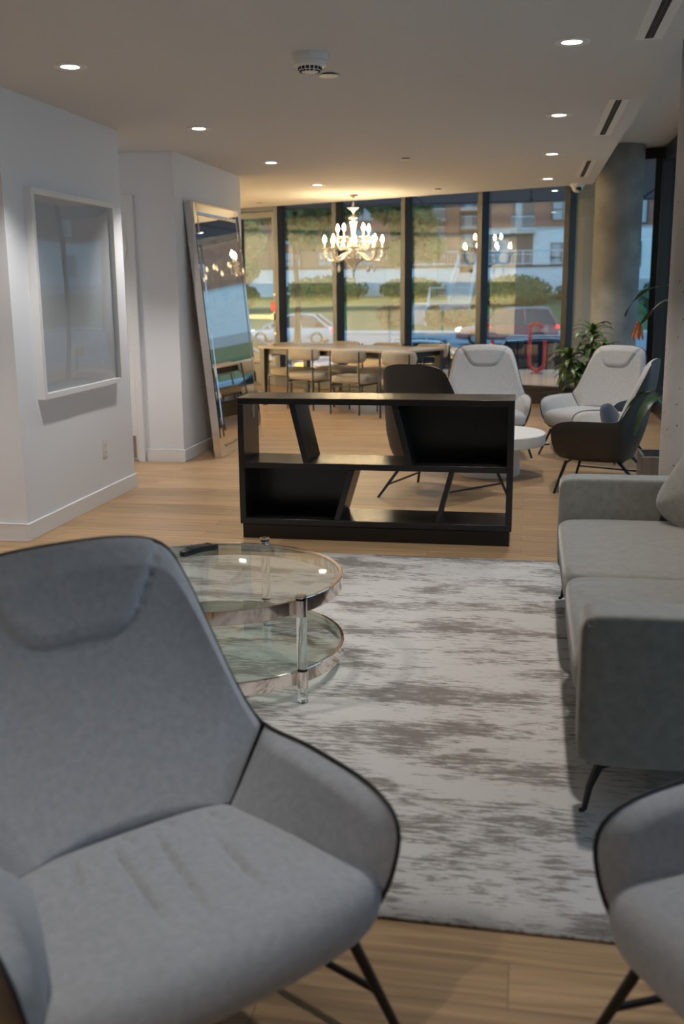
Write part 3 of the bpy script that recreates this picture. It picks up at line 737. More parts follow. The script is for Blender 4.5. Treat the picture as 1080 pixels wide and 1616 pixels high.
    at = lambda k, z: Vector((feet[k][0], feet[k][1], 0)).lerp(Vector((tops[k][0], tops[k][1], 0.232)), z / 0.232)
    for a, b in ((0, 3), (1, 2)):
        MB().tube([at(a, 0.085), at(b, 0.085)], 0.008, 8).build('stretcher', M['black_metal'], e)
    MB().tube([at(0, 0.212), at(1, 0.212)], 0.008, 8).build('stretcher', M['black_metal'], e)
    MB().tube([at(2, 0.212), at(3, 0.212)], 0.008, 8).build('stretcher', M['black_metal'], e)
    return e
def face(dx, dy): return math.atan2(-dx, dy)        # rotation that turns +Y onto (dx, dy)
CH = 'grey lounge chairs'
c1 = lounge_chair((-0.748, 1.735, 0), face(0.74, -0.67), 'large grey lounge chair facing the camera in the front, beside the round glass table', 'fabric', CH)
dup(c1, (0.685, 1.715, 0), face(-0.80, -0.60), 'grey lounge chair cut off by the picture edge, in front of the sofa', CH)
c2 = lounge_chair((-0.36, 9.30, 0), face(0.10, -1.0), 'pale grey lounge chair seen from the front behind the black bookcase', 'fabric_warm', CH)
dup(c2, (-0.63, 7.22, 0), face(0.50, 0.87), 'lounge chair showing its dark leather back, right behind the black bookcase', CH)
dup(c2, (0.66, 9.25, 0), face(-0.62, -0.78), 'pale grey lounge chair facing forward in front of the round concrete column', CH)
dup(c2, (0.66, 7.72, 0), face(-0.97, 0.24), 'lounge chair showing its dark leather side, holding a navy cushion', CH)
m = MB()
def pil(p):
    x, y, z = p; k = 1 - 0.12 * (abs(x) / 0.2) ** 2 * (abs(z) / 0.2) ** 2
    return (x * k, y * (1 - 0.75 * max(abs(x), abs(z)) ** 2 / 0.04), z * k)
m.superbox((0, 0, 0), 0.34, 0.14, 0.30, 0.45, 60, 30, pil)
o = m.build('throw_cushion', M['navy'], angle=80); o.location = (0.64, 7.80, 0.46); o.rotation_euler = (math.radians(-20), math.radians(15), face(-0.97, 0.24))
tag(o, 'navy blue cushion on the dark leather lounge chair', 'cushion')

# ------------------------------------------------------------------ round white table
e = empty('round_table', (-0.27, 8.17, 0), 'round white drum table between the pale lounge chairs', 'coffee table')
MB().lathe([(0.235, 0), (0.24, 0.004), (0.24, 0.25)], seg=56).build('pedestal', M['white_matte'], e)
MB().lathe([(0.20, 0.25), (0.428, 0.25), (0.434, 0.256), (0.434, 0.334), (0.428, 0.34)], seg=64).build('tabletop', M['white_matte'], e)

# ------------------------------------------------------------------ sofa (faces -X)
def sofa():
    e = empty('sofa', (0.62, 3.73, 0.0095), 'grey green velvet sofa with black blade legs standing on the rug edge', 'sofa')
    f = M['sofa']
    def rbox(x0, x1, y0, y1, z0, z1, nm, ex=0.12, fn=None, nu=72, nv=36):
        c = ((x0 + x1) / 2, (y0 + y1) / 2, (z0 + z1) / 2)
        m = MB(); m.superbox(c, x1 - x0, y1 - y0, z1 - z0, ex, nu, nv, fn); return m.build(nm, f, e, angle=70)
    rbox(-0.43, 0.46, -0.95, 0.95, 0.175, 0.33, 'base', 0.10)
    arm_fn = lambda p: (p.x + (0.012 if p.x > 0 else 0.02 * (-p.z - 0.05) if p.z < -0.05 else 0), p.y, p.z)
    for s, nm in ((-1, 'arm'), (1, 'arm')):
        y0, y1 = (-1.075, -0.925) if s < 0 else (0.925, 1.075)
        rbox(-0.455, 0.47, y0, y1, 0.172, 0.605, nm, 0.13)
    # welt line near the top of each arm
    for y in (-1.069, 1.069):
        MB().tube([(-0.44, y, 0.572), (0.0, y * 1.004, 0.574), (0.46, y, 0.572)], 0.004, 6).build('arm_seam', f, e)
    rbox(0.24, 0.475, -0.93, 0.93, 0.25, 0.80, 'backrest', 0.16)
    def seatfn(p):
        x, y, z = p
        k = 0.014 * (1 - (y / 0.46) ** 2) if z > 0 else 0
        wr = 0
        if z > 0: wr = 0.0022 * math.sin(y * 60 + 9 * math.sin(x * 6)) * max(0, -x * 2 + 0.2)
        return (x - 0.02 * (1 - (z / 0.09) ** 2), y, z + k + wr)
    for y0, y1 in ((-0.925, -0.045), (-0.042, 0.925)):
        rbox(-0.445, 0.30, y0, y1, 0.285, 0.432, 'seat_cushion', 0.2, seatfn, 110, 44)
    for sx in (-1, 1):
        for sy in (-1, 1):
            m = MB(); fx, fy = (-0.425 if sx < 0 else 0.43), sy * 1.02
            m.tube([(fx + 0.10 * (-sx), fy - sy * 0.02, 0.172), (fx + 0.035 * (-sx), fy, 0.155), (fx + 0.012 * (-sx), fy, 0.09), (fx, fy, 0.017)], [0.016, 0.016, 0.011, 0.008], 8)
            m.tube([(fx, fy, 0.017), (fx + 0.014 * sx, fy, 0.0125)], [0.008, 0.006], 8)
            m.box(min(fx, fx - 0.16 * sx), max(fx, fx - 0.16 * sx), fy - 0.02, fy + 0.02, 0.165, 0.176)
            m.build('leg', M['black_metal'], e)
sofa()
m = MB()
def pil2(p):
    x, y, z = p
    return (x, y * (1 - 0.7 * max(abs(x), abs(z)) ** 2 / 0.05), z)
m.superbox((0, 0, 0), 0.42, 0.17, 0.42, 0.45, 60, 30, pil2)
o = m.build('sofa_pillow', M['sofa'], angle=80); o.location = (0.80, 4.46, 0.60); o.rotation_euler = (math.radians(-18), math.radians(25), math.radians(-40))
tag(o, 'grey green pillow lying in the far corner of the sofa', 'cushion')

# ------------------------------------------------------------------ two-tier glass coffee table
def coffee():
    e = empty('glass_coffee_table', (-1.165, 3.69, 0), 'round two tier glass coffee table with rose chrome bands on the rug', 'coffee table')
    ro = 0.492
    for z1, hb, r in ((0.385, 0.052, ro), (0.122, 0.052, ro + 0.004)):
        MB().lathe([(r - 0.012, z1 - hb), (r, z1 - hb), (r + 0.0015, z1 - hb + 0.002), (r + 0.0015, z1 - 0.002), (r, z1), (r - 0.012, z1)], seg=96, closed=True).build('chrome_band', M['chrome'], e)
        MB().lathe([(0, z1 - 0.016), (r - 0.013, z1 - 0.016), (r - 0.013, z1 - 0.005), (0, z1 - 0.005)], seg=96).build('glass_shelf' if z1 < 0.2 else 'glass_top', M['table_glass'], e)
    for k in range(3):
        a = math.radians(-37.5 + 120 * k); x, y = (ro + 0.022) * math.cos(a), (ro + 0.022) * math.sin(a)
        MB().lathe([(0.018, 0.005), (0.019, 0.0), (0.019, 0.39)], (x, y, 0.009), 24).build('acrylic_leg', M['acrylic'], e)
        for z0, z1 in ((0.332, 0.392), (0.068, 0.128)):
            m = MB(); m.lathe([(0.0195, z0), (0.021, z0), (0.021, z1), (0.0195, z1)], (x, y, 0), 24, closed=True)
            zc = (z0 + z1) / 2 - 0.002; m.cyl((x * 0.955, y * 0.955, zc), (x * 0.962, y * 0.962, zc), 0.009); m.build('leg_clamp', M['chrome'], e)
        MB().lathe([(0, 0.398), (0.018, 0.398), (0.021, 0.401), (0.021, 0.406), (0.017, 0.409), (0, 0.409)], (x, y, 0), 24).build('leg_cap', M['chrome'], e)
coffee()
# remote control on the glass top
e = empty('remote_control', (-1.332, 4.003, 0.3815), 'black remote control lying on the round glass coffee table', 'remote control', rz=math.radians(55))
m = MB()
def rem(p): return (p.x, p.y * (1 - 0.25 * (p.x / 0.09) ** 2) * (1 if abs(p.x) < 0.05 else 0.96), p.z + 0.004 * math.cos(p.x * 30))
m.superbox((0, 0, 0.014), 0.19, 0.048, 0.028, 0.3, 40, 16, rem); m.build('body', M['plastic_black'], e, angle=60)
m = MB()
for i in range(6):
    for j in (-1, 0, 1): m.box(-0.055 + i * 0.02, -0.043 + i * 0.02, j * 0.012 - 0.004, j * 0.012 + 0.004, 0.0265, 0.0300)
m.build('buttons', M['tyre'], e)

# ------------------------------------------------------------------ dining table and chairs
TA = math.radians(-28.5); TX, TY = -2.18, 12.72
def dining_table():
    e = empty('dining_table', (TX, TY, 0), 'long dining table with pale top and dark legs under the chandelier', 'table', TA)
    m = MB(); L, Wd = 1.13, 0.48
    m.prism([(-L, -Wd + 0.03), (-L + 0.03, -Wd), (L - 0.03, -Wd), (L, -Wd + 0.03), (L, Wd - 0.03), (L - 0.03, Wd), (-L + 0.03, Wd), (-L, Wd - 0.03)], 0.725, 0.75)
    m.build('tabletop', M['pale_wood'], e, bevel=0.003)
    m = MB()
    for y in (-0.40, 0.37): m.box(-1.02, 1.02, y, y + 0.03, 0.655, 0.725)
    for x in (-1.03, 1.0): m.box(x, x + 0.03, -0.40, 0.40, 0.655, 0.725)
    m.build('apron', M['dark_wood'], e, bevel=0.003)
    for sx in (-1, 1):
        for sy in (-1, 1):
            m = MB(); x, y = sx * 1.06, sy * 0.42
            vs = []
            for z, w in ((0, 0.024), (0.725, 0.042)):
                vs += [(x - w, y - w, z), (x + w, y - w, z), (x + w, y + w, z), (x - w, y + w, z)]
            m.add(vs, [(0, 3, 2, 1), (4, 5, 6, 7), (0, 1, 5, 4), (1, 2, 6, 5), (2, 3, 7, 6), (3, 0, 4, 7)]); m.build('leg', M['dark_wood'], e, bevel=0.004)
dining_table()
def dining_chair(loc, rz, label, group):
    """faces +Y; back posts at y = 0"""
    e = empty('dining_chair', loc, label, 'dining chair', rz, group)
    m = MB(); m.superbox((0, 0.27, 0.405), 0.50, 0.47, 0.10, 0.42, 56, 20); m.build('seat', M['beige_boucle'], e, angle=70)
    m = MB()
    def bk(u, v):
        a = (u - 0.5) * 1.5; R0 = 0.34
        q = 2 * PI * v; th = 0.034 * (1 - abs(2 * u - 1) ** 8) ** 0.5; hh = 0.082 * (1 - abs(2 * u - 1) ** 10) ** 0.5
        sp = lambda t: math.copysign(abs(t) ** 0.6, t)
        rr = R0 + th * sp(math.cos(q))
        return (rr * math.sin(a), 0.355 - rr * math.cos(a), 0.685 + hh * sp(math.sin(q)))
    m.grid(bk, 33, 25); m.build('backrest', M['beige_boucle'], e, angle=70)
    for s in (-1, 1):
        MB().tube([(s * 0.195, -0.005, 0), (s * 0.195, -0.012, 0.74)], 0.0105, 8).build('back_leg', M['black_metal'], e)
        MB().tube([(s * 0.195, 0.44, 0), (s * 0.195, 0.44, 0.36)], 0.0105, 8).build('front_leg', M['black_metal'], e)
        MB().tube([(s * 0.195, -0.008, 0.345), (s * 0.195, 0.44, 0.345)], 0.009, 8).build('side_rail', M['black_metal'], e)
    MB().tube([(-0.195, -0.008, 0.335), (0.195, -0.008, 0.335)], 0.009, 8).build('back_rail', M['black_metal'], e)
    return e
DG = 'beige dining chairs'
tl = lambda a, b: (TX + a * math.cos(TA) - b * math.sin(TA), TY + a * math.sin(TA) + b * math.cos(TA), 0)
d0 = dining_chair((-2.735, 12.38, 0), math.radians(-24), 'beige dining chair with its back turned, next to the mirror end of the table', DG)
dup(d0, (-2.10, 11.93, 0), math.radians(-20), 'beige dining chair with its back to the camera, middle of the table side', DG)
dup(d0, (-1.46, 11.55, 0), math.radians(-26), 'beige dining chair hidden behind the dark leather lounge chair', DG)
dup(d0, tl(-1.25, 0.10), TA - PI / 2 - 0.15, 'tan-looking dining chair at the mirror end of the table', DG)
dup(d0, tl(0.02, 0.86), TA + PI, 'dining chair at the window side of the table, below the white car', DG)
dup(d0, tl(0.72, 0.86), TA + PI, 'dining chair on the window side of the table, beside a pale lounge chair', DG)
dup(d0, tl(-0.66, 0.86), TA + PI, 'dining chair on the window side of the table, by the glass door', DG)
dup(d0, (-0.20, 12.05, 0), TA + PI / 2 + 0.3, 'dining chair peeking out behind the pale lounge chair', DG)

# ------------------------------------------------------------------ chandelier
def chandelier():
    z0 = CEIL + 0.005
    e = empty('chandelier', (-2.135, 12.82, z0), 'lit crystal chandelier with candle bulbs above the dining table', 'chandelier')
    k = M['crystal']
    MB().lathe([(0.0, -0.04), (0.012, -0.038), (0.02, -0.02), (0.058, -0.012), (0.062, 0)], seg=28).build('ceiling_canopy', M['chrome'], e)
    m = MB(); m.tube([(0, 0, -0.035), (0, 0, -0.075)], 0.005)
    for q in range(3):
        z = -0.09 - 0.026 * q; pts = [(0.011 * math.cos(t) * (1 if q % 2 else 0), 0.011 * math.cos(t) * (0 if q % 2 else 1), z + 0.02 * math.sin(t)) for t in [2 * PI * i / 12 for i in range(12)]]
        m.tube(pts, 0.003, 6, closed=True)
    m.build('chain', M['chrome'], e)
    MB().lathe([(0.006, -0.27), (0.010, -0.215), (0.03, -0.185), (0.074, -0.158), (0.074, -0.152), (0.05, -0.155), (0.008, -0.15)], seg=24).build('top_cup', k, e)
    MB().lathe([(0.008, -0.315), (0.03, -0.295), (0.060, -0.272), (0.030, -0.25), (0.008, -0.235)], seg=24).build('glass_disc', k, e)
    MB().lathe([(0.022, -0.50), (0.026, -0.46), (0.032, -0.40), (0.040, -0.35), (0.052, -0.318), (0.045, -0.308), (0.010, -0.305)], seg=20).build('vase_stem', k, e)
    MB().lathe([(0.03, -0.75), (0.05, -0.70), (0.07, -0.66), (0.05, -0.62), (0.035, -0.58), (0.055, -0.54), (0.03, -0.50)], seg=20).build('hub', k, e)
    MB().lathe([(0.0, -0.875), (0.02, -0.862), (0.06, -0.82), (0.12, -0.772), (0.145, -0.755), (0.14, -0.748), (0.03, -0.745)], seg=28).build('bowl', k, e)
    m = MB(); m.lathe([(0, -0.99), (0.008, -0.975), (0.0145, -0.95), (0.006, -0.915), (0.002, -0.905), (0.002, -0.87)], seg=8); m.build('finial_drop', M['drop'], e)
    def arm(a, r, zc, z_start):
        ca, sa = math.cos(a), math.sin(a)
        pr = [(0.03, z_start), (r * 0.35, z_start - 0.02), (r * 0.62, zc - 0.135), (r * 0.88, zc - 0.14), (r * 1.0, zc - 0.085), (r * 1.0, zc - 0.035)]
        pts = crom([(p[0] * ca, p[0] * sa, p[1]) for p in pr], 18)
        o = MB().tube(pts, 0.0135, 8).build('arm', k, e)
        x, y = r * ca, r * sa
        m = MB(); m.lathe([(0.008, zc - 0.05), (0.02, zc - 0.035), (0.016, zc - 0.022), (0.05, zc - 0.008), (0.066, zc + 0.004), (0.060, zc + 0.005), (0.012, zc - 0.006), (0.012, zc + 0.0)], (x, y, 0), 16)
        m.lathe([(0.008, zc - 0.06), (0.036, zc - 0.058), (0.034, zc - 0.05), (0.008, zc - 0.05)], (x, y, 0), 16)
        m.build('drip_cup', k, o)
        MB().lathe([(0.0105, zc - 0.004), (0.0105, zc + 0.065), (0.007, zc + 0.07)], (x, y, 0), 10).build('candle_sleeve', M['candle'], o)
        MB().lathe([(0.008, zc + 0.068), (0.019, zc + 0.088), (0.022, zc + 0.105), (0.015, zc + 0.132), (0.004, zc + 0.152), (0.0, zc + 0.16)], (x, y, 0), 10).build('bulb', M['bulb'], o)
        m = MB()
        for t in (0.0, 2.1, 4.2):
            px, py = x + 0.05 * math.cos(a + t), y + 0.05 * math.sin(a + t)
            m.lathe([(0, zc - 0.145), (0.007, zc - 0.138), (0.013, zc - 0.118), (0.006, zc - 0.09), (0.0015, zc - 0.078), (0.0015, zc)], (px, py, 0), 8)
            m.ball((px, py, zc - 0.068), 0.007, seg=8, rings=6)
        m.build('crystal_drops', M['drop'], o)
        px, py = (r * 0.72) * ca, (r * 0.72) * sa
        MB().lathe([(0, zc - 0.29), (0.009, zc - 0.278), (0.017, zc - 0.25), (0.007, zc - 0.21), (0.0015, zc - 0.19), (0.0015, zc - 0.14)], (px, py, 0), 8).build('long_drop', M['drop'], o)
    for i in range(8): arm(2 * PI * i / 8 + 0.2, 0.355, -0.632, -0.68)
    for i in range(5): arm(2 * PI * i / 5 + 0.5, 0.20, -0.50, -0.60)
chandelier()

# ------------------------------------------------------------------ plants
def strap(m, base, direction, length, width, droop, twist=0.0, seg=9, wav=0.0):
    """one strap leaf as a folded strip that arches over"""
    d = Vector(direction).normalized(); side = d.cross(Vector((0, 0, 1)))
    if side.length < 1e-3: side = Vector((1, 0, 0))
    side.normalize(); p = Vector(base); vs = []
    for i in range(seg + 1):
        t = i / seg; w = width * (math.sin(PI * min(1, (t * 0.93 + 0.07))) ** 0.6) * (1 - 0.25 * t)
        s = side * math.cos(twist * t) + d.cross(side) * math.sin(twist * t)
        n = s.cross(d)
        wv = n * (wav * math.sin(t * 14))
        vs += [p - s * w + n * w * 0.25 + wv, p, p + s * w + n * w * 0.25 - wv]
        p = p + d * (length / seg)
        d = (d + Vector((0, 0, -droop / seg * (0.4 + t * 1.4)))).normalized()
    fs = []
    for i in range(seg):
        a = i * 3; fs += [(a, a + 1, a + 4, a + 3), (a + 1, a + 2, a + 5, a + 4)]
    m.add(vs, fs)
# bushy plant on the floor by the round column
e = empty('potted_dracaena', (0.60, 11.62, 0), 'bushy green potted plant standing before the round concrete column', 'plant')
MB().lathe([(0.12, 0.0), (0.125, 0.005), (0.165, 0.27), (0.17, 0.28), (0.155, 0.28), (0.145, 0.25), (0, 0.25)], seg=28).build('pot', M['white_matte'], e)
MB().lathe([(0, 0.252), (0.144, 0.252), (0, 0.258)], seg=20).build('soil', M['soil'], e)
stems = [((0.03, 0.0, 0.25), (0.10, -0.02, 1.0)), ((-0.05, 0.03, 0.25), (-0.14, -0.03, 0.74)), ((0.02, -0.05, 0.25), (0.0, -0.10, 0.60)), ((0.06, 0.04, 0.25), (0.22, 0.0, 0.78))]
for a, b in stems: MB().tube(crom([a, ((a[0] + b[0]) / 2 + 0.02, (a[1] + b[1]) / 2, (a[2] + b[2]) / 2), b], 8), 0.014, 8).build('stem', M['stem'], e)
m = MB()
for a, b in stems:
    for k in range(34):
        an = k * 2.4; up = 1.0 - 1.5 * (k / 34)
        z = b[2] - 0.22 * (k / 34) ** 1
        strap(m, (b[0], b[1], z), (math.cos(an), math.sin(an), up * 0.9 + 0.25), rnd.uniform(0.20, 0.31), rnd.uniform(0.026, 0.040), rnd.uniform(1.5, 2.5), rnd.uniform(-0.6, 0.6))
m.build('foliage', M['leaf'], e, angle=80)
# tall drooping plant in the square planter by the pitted column
e = empty('planter_plant', (0.93, 7.02, 0), 'tall drooping plant in a square brown planter beside the pitted column', 'plant')
def sq(m, r, z0, z1, t=0.018):
    m.box(-r, r, -r, -r + t, z0, z1); m.box(-r, r, r - t, r, z0, z1); m.box(-r, -r + t, -r + t, r - t, z0, z1); m.box(r - t, r, -r + t, r - t, z0, z1)
m = MB(); sq(m, 0.165, 0.0, 0.37); m.box(-0.147, 0.147, -0.147, 0.147, 0.0, 0.02); m.build('planter', M['planter'], e, bevel=0.003)
MB().box(-0.146, 0.146, -0.146, 0.146, 0.30, 0.325).build('soil', M['soil'], e)
st = crom([(0.03, 0, 0.31), (0.01, 0.02, 0.7), (0.05, 0.02, 1.1), (0.02, 0.0, 1.52)], 14)
MB().tube(st, [0.02] * 9 + [0.016, 0.014, 0.012, 0.01, 0.008], 8).build('stem', M['stem'], e)
m = MB()
for (b, d, L, wd, dr, tw) in [((0.02, 0, 1.46), (-0.75, -0.1, 0.05), 0.42, 0.022, 1.9, 0.9), ((0.03, 0, 1.40), (-0.6, -0.2, -0.25), 0.34, 0.022, 0.9, -0.6), ((0.03, 0.0, 1.5), (0.3, 0.3, 0.9), 0.4, 0.022, 2.0, 0.4),
                              ((0.02, 0, 0.80), (-0.8, -0.15, 0.0), 0.46, 0.032, 2.1, 0.8), ((0.02, 0, 0.74), (-0.35, -0.4, 0.15), 0.52, 0.036, 2.6, -0.9), ((0.02, 0.02, 0.72), (-0.1, -0.6, 0.3), 0.55, 0.036, 2.8, 0.8),
                              ((0.0, 0.0, 0.64), (-0.3, 0.4, 0.5), 0.45, 0.03, 2.6, 0.5), ((0.02, 0, 0.6), (0.3, -0.4, 0.6), 0.42, 0.03, 2.4, 0.5), ((0.02, 0, 1.38), (0.5, -0.2, 0.4), 0.40, 0.022, 2.2, 0.8)]:
    strap(m, b, d, L, wd, dr, tw, 14, 0.006)
m.build('foliage', M['leaf_dark'], e, angle=80)
m = MB()
for k in range(9):
    a = k * 0.7; strap(m, (-0.22 + 0.006 * math.cos(a), 0.006 * math.sin(a), 1.235), (0.32 * math.cos(a), 0.32 * math.sin(a), -1), 0.13, 0.014, 0.2, 0.2, 6)
m.build('orange_leaves', M['leaf_orange'], e, angle=80)
# ------------------------------------------------------------------ outside: ground
G = -1.2
m = MB(); m.prism([(-30, gy(-30) + 0.07), (XR + 0.07, gy(XR) + 0.07), (XR + 0.07, -6), (14, -6), (14, 20.9), (-30, 20.9)], -0.6, -0.15)
struct(m.build('plaza_ground', M['plaza'], smooth=False))
m = MB(); m.box(-60, 60, 20.9, 60, G - 0.3, G); struct(m.build('street', M['asphalt'], smooth=False))
m = MB(); m.box(-60, 60, 60, 63.2, G - 0.2, G + 0.13); struct(m.build('sidewalk', M['sidewalk'], smooth=False))
m = MB(); m.add([(-60, 63.2, G + 0.1), (60, 63.2, G + 0.1), (60, 68, -0.75), (60, 76, 0.9), (80, 130, 1.7), (-60, 130, 1.7), (-60, 76, 0.9), (-60, 68, -0.75)],
                [(0, 1, 2, 7), (7, 2, 3, 6), (6, 3, 4, 5)])
struct(m.build('lawn_ground', M['grass'], smooth=False))
m = MB(); m.box(0.62, 1.18, 16.75, 17.3, -0.15, 3.02); m.box(0.615, 1.185, 16.745, 17.305, 1.47, 1.478)
struct(m.build('column_square', M['concrete_tan'], smooth=False))

# ---- lamps in the outside soffit
for (x, y) in ((0.38, 18.1), (-2.1, 18.1), (-5.2, 18.1), (2.6, 16.5)):
    e = empty('soffit_downlight', (x, y, 3.02), 'small lit lamp in the dark outside soffit', 'ceiling light', group='lamps in the outside soffit')
    MB().lathe([(0.05, 0.0), (0.052, -0.006), (0.08, -0.008), (0.084, 0.0)], seg=24).build('trim_ring', M['mullion'], e)
    MB().lathe([(0.0, -0.005), (0.05, -0.005), (0.05, 0.0)], seg=20).build('lens', M['lens'], e)
    l = bpy.data.lights.new('soffit_lamp', 'SPOT'); l.energy = 130; l.spot_size = math.radians(110); l.spot_blend = 0.6; l.color = (1.0, 0.86, 0.68); l.shadow_soft_size = 0.05
    o = bpy.data.objects.new('soffit_lamp', l); C.objects.link(o); o.location = (x, y, 3.0)
# ---- bike racks
def rack(x, label):
    e = empty('bike_rack', (x, 20.0, -0.15), label, 'bike rack', group='red bike racks')
    pts = [(-0.14, 0, 0.84)] + [(-0.14, 0, 0.3)] + [(0.14 * math.cos(t), 0, 0.22 + 0.16 * math.sin(t)) for t in [PI + PI * i / 10 for i in range(1, 10)]] + [(0.14, 0, 0.3), (0.14, 0, 0.62)]
    top = [(-0.14 + 0.11 * (1 - math.cos(t)) / 1, 0, 0.84 + 0.09 * math.sin(t)) for t in [PI * i / 8 for i in range(8, -1, -1)]]
    MB().tube(crom(top[::-1][::-1] + pts, 60), 0.036, 10).build('hoop', M['rack_red'], e)
    MB().lathe([(0.0, 0.0), (0.12, 0.0), (0.12, 0.014), (0.045, 0.02), (0.04, 0.08), (0, 0.08)], seg=20).build('base_plate', M['rack_red'], e)
rack(0.19, 'red looped bike rack on the paving, in front of the black parked car')
rack(-0.79, 'red bike rack half hidden behind the dark window post')

# ---- cars
def car(name, loc, rz, label, paint, L=4.4, H=1.48, suv=False, lit=False):
    e = empty(name, loc, label, 'car', rz, 'cars in the street')
    Wd = 0.9; n = 30
    belt = 0.56 * H + 0.02
    def top(t):      # t 0 rear .. 1 front : lower-body height
        r = belt + 0.02
        if t > 0.70: r = belt - 0.06 - 0.20 * ((t - 0.70) / 0.30) ** 1.6
        if t < 0.06: r = belt - 0.12 * (1 - t / 0.06)
        return r
    def hw(t): return Wd * (1 - 0.22 * max(0, abs(t - 0.5) * 2 - 0.72) / 0.28 * max(0, abs(t - 0.5) * 2 - 0.72) / 0.28)
    m = MB(); ring = 14
    def sec(u, v):
        t = u; zt = top(t); w_ = hw(t); zb = 0.24 + 0.06 * (abs(t - 0.5) * 2) ** 6
        pr = [(-0.86, zb), (-0.97, zb + 0.10), (-1.0, 0.48), (-1.0, 0.62), (-0.97, zt - 0.04), (-0.90, zt), (-0.5, zt + 0.025), (0.5, zt + 0.025), (0.90, zt), (0.97, zt - 0.04), (1.0, 0.62), (1.0, 0.48), (0.97, zb + 0.10), (0.86, zb), (-0.86, zb)]
        p = pr[int(round(v * ring))]
        return ((t - 0.5) * L, p[0] * w_, p[1])
    m.grid(sec, n, ring + 1)
    for t in (0, 1): m.add([sec(t, k / ring) for k in range(ring)], [tuple(range(ring))])
    m.build('body', paint, e, angle=40)
    # greenhouse
    x0, x1 = (-0.49, 0.19) if suv else (-0.44, 0.17)     # roof run as share of the length
    r0, r1 = (-0.40, 0.03) if suv else (-0.27, 0.0)
    def gh(off, zo=0.0):
        P = [(x0 * L, belt), (r0 * L, H - 0.03), ((r0 * 0.6 + r1 * 0.4) * L, H), (r1 * L, H - 0.03), (x1 * L + 0.12 * L, belt)]
        return P
    P = gh(0); m = MB(); vs = []
    for x, z in P:
        w_ = 0.88 if z < belt + 0.01 else 0.66
        vs += [(x, -w_, z), (x, w_, z)]
    m.add(vs, [(0, 2, 3, 1), (2, 4, 5, 3), (4, 6, 7, 5), (6, 8, 9, 7), (0, 8, 6, 4, 2), (1, 3, 5, 7, 9)]); m.build('windows', M['car_glass'], e, smooth=False)
    m = MB(); vs = []
    for x, z in P[1:4]: vs += [(x, -0.69, z - 0.01), (x, 0.69, z - 0.01), (x, -0.62, z + 0.03), (x, 0.62, z + 0.03)]
    m.add(vs, [(0, 4, 6, 2), (4, 8, 10, 6), (2, 6, 7, 3), (6, 10, 11, 7), (3, 7, 5, 1), (7, 11, 9, 5), (0, 2, 3, 1), (8, 9, 11, 10)])
    for s in (-1, 1):
        m.tube([(P[0][0], s * 0.885, belt), (P[1][0], s * 0.67, P[1][1])], 0.055, 6)
        m.tube([(P[4][0], s * 0.885, belt), (P[3][0], s * 0.67, P[3][1])], 0.04, 6)
        xm = (r0 * 0.45 + r1 * 0.55) * L; m.tube([(xm - 0.1, s * 0.885, belt), (xm, s * 0.67, H - 0.02)], 0.03, 6)
    m.build('roof', paint, e, angle=50)
    if suv:
        for s in (-1, 1): MB().tube([(r0 * L, s * 0.62, H + 0.045), (r1 * L, s * 0.62, H + 0.045)], 0.02, 6).build('roof_rail', M['rim'], e)
    for sx in (-0.31, 0.31):
        for s in (-1, 1):
            xf = T(sx * L, s * 0.80, 0.33) @ Matrix.Rotation(PI / 2, 4, 'X')
            o = MB().lathe([(0.20, -0.10), (0.31, -0.10), (0.33, -0.07), (0.33, 0.07), (0.31, 0.10), (0.20, 0.10)], seg=28, xf=xf, closed=True).build('wheel', M['tyre'], e)
            mm = MB(); mm.lathe([(0.0, -0.095), (0.20, -0.085), (0.205, 0.0), (0.205, 0.085), (0, 0.095)], seg=20, xf=xf); mm.build('rim', M['rim'], o)
    for s in (-1, 1):
        MB().superbox((-L / 2 + 0.05, s * 0.66, belt - 0.10), 0.16, 0.36, 0.13, 0.4, 16, 8).build('tail_light', M['tail'] if lit else M['red'], e)
        MB().superbox((L / 2 - 0.08, s * 0.63, belt - 0.24), 0.2, 0.36, 0.13, 0.4, 16, 8).build('headlight', M['head'] if lit else M['lamp_off'], e)
        MB().superbox((0.20 * L, s * 0.98, belt + 0.06), 0.12, 0.18, 0.12, 0.5, 14, 8).build('side_mirror', paint, e)
    return e
car('suv', (-0.95, 50.0, G), PI, 'maroon sport utility car driving past, seen behind the red bike rack', M['paint_maroon'], 4.75, 1.66, True, True)
car('car', (-11.4, 50.0, G), PI, 'white car driving in the far lane, seen through the first wide pane', M['paint_white'], 4.5, 1.45, False, True)
car('parked_car', (1.36, 24.0, G), 0, 'black parked car with silver roof rails behind the bike rack', M['paint_black'], 4.5, 1.50, True)
car('parked_car', (-3.1, 24.2, G), PI, 'dark parked car beyond the dining table, mostly hidden below the paving edge', M['paint_grey'], 4.2, 1.46)
e = car('parked_car', (-7.6, 25.6, G), 0, 'tall dark parked car in front of the driving white car', M['paint_grey'], 4.6, 1.68, True)
MB().superbox((2.1, -0.70, 0.83), 0.22, 0.3, 0.1, 0.5, 14, 8).build('turn_signal', M['amber'], e)

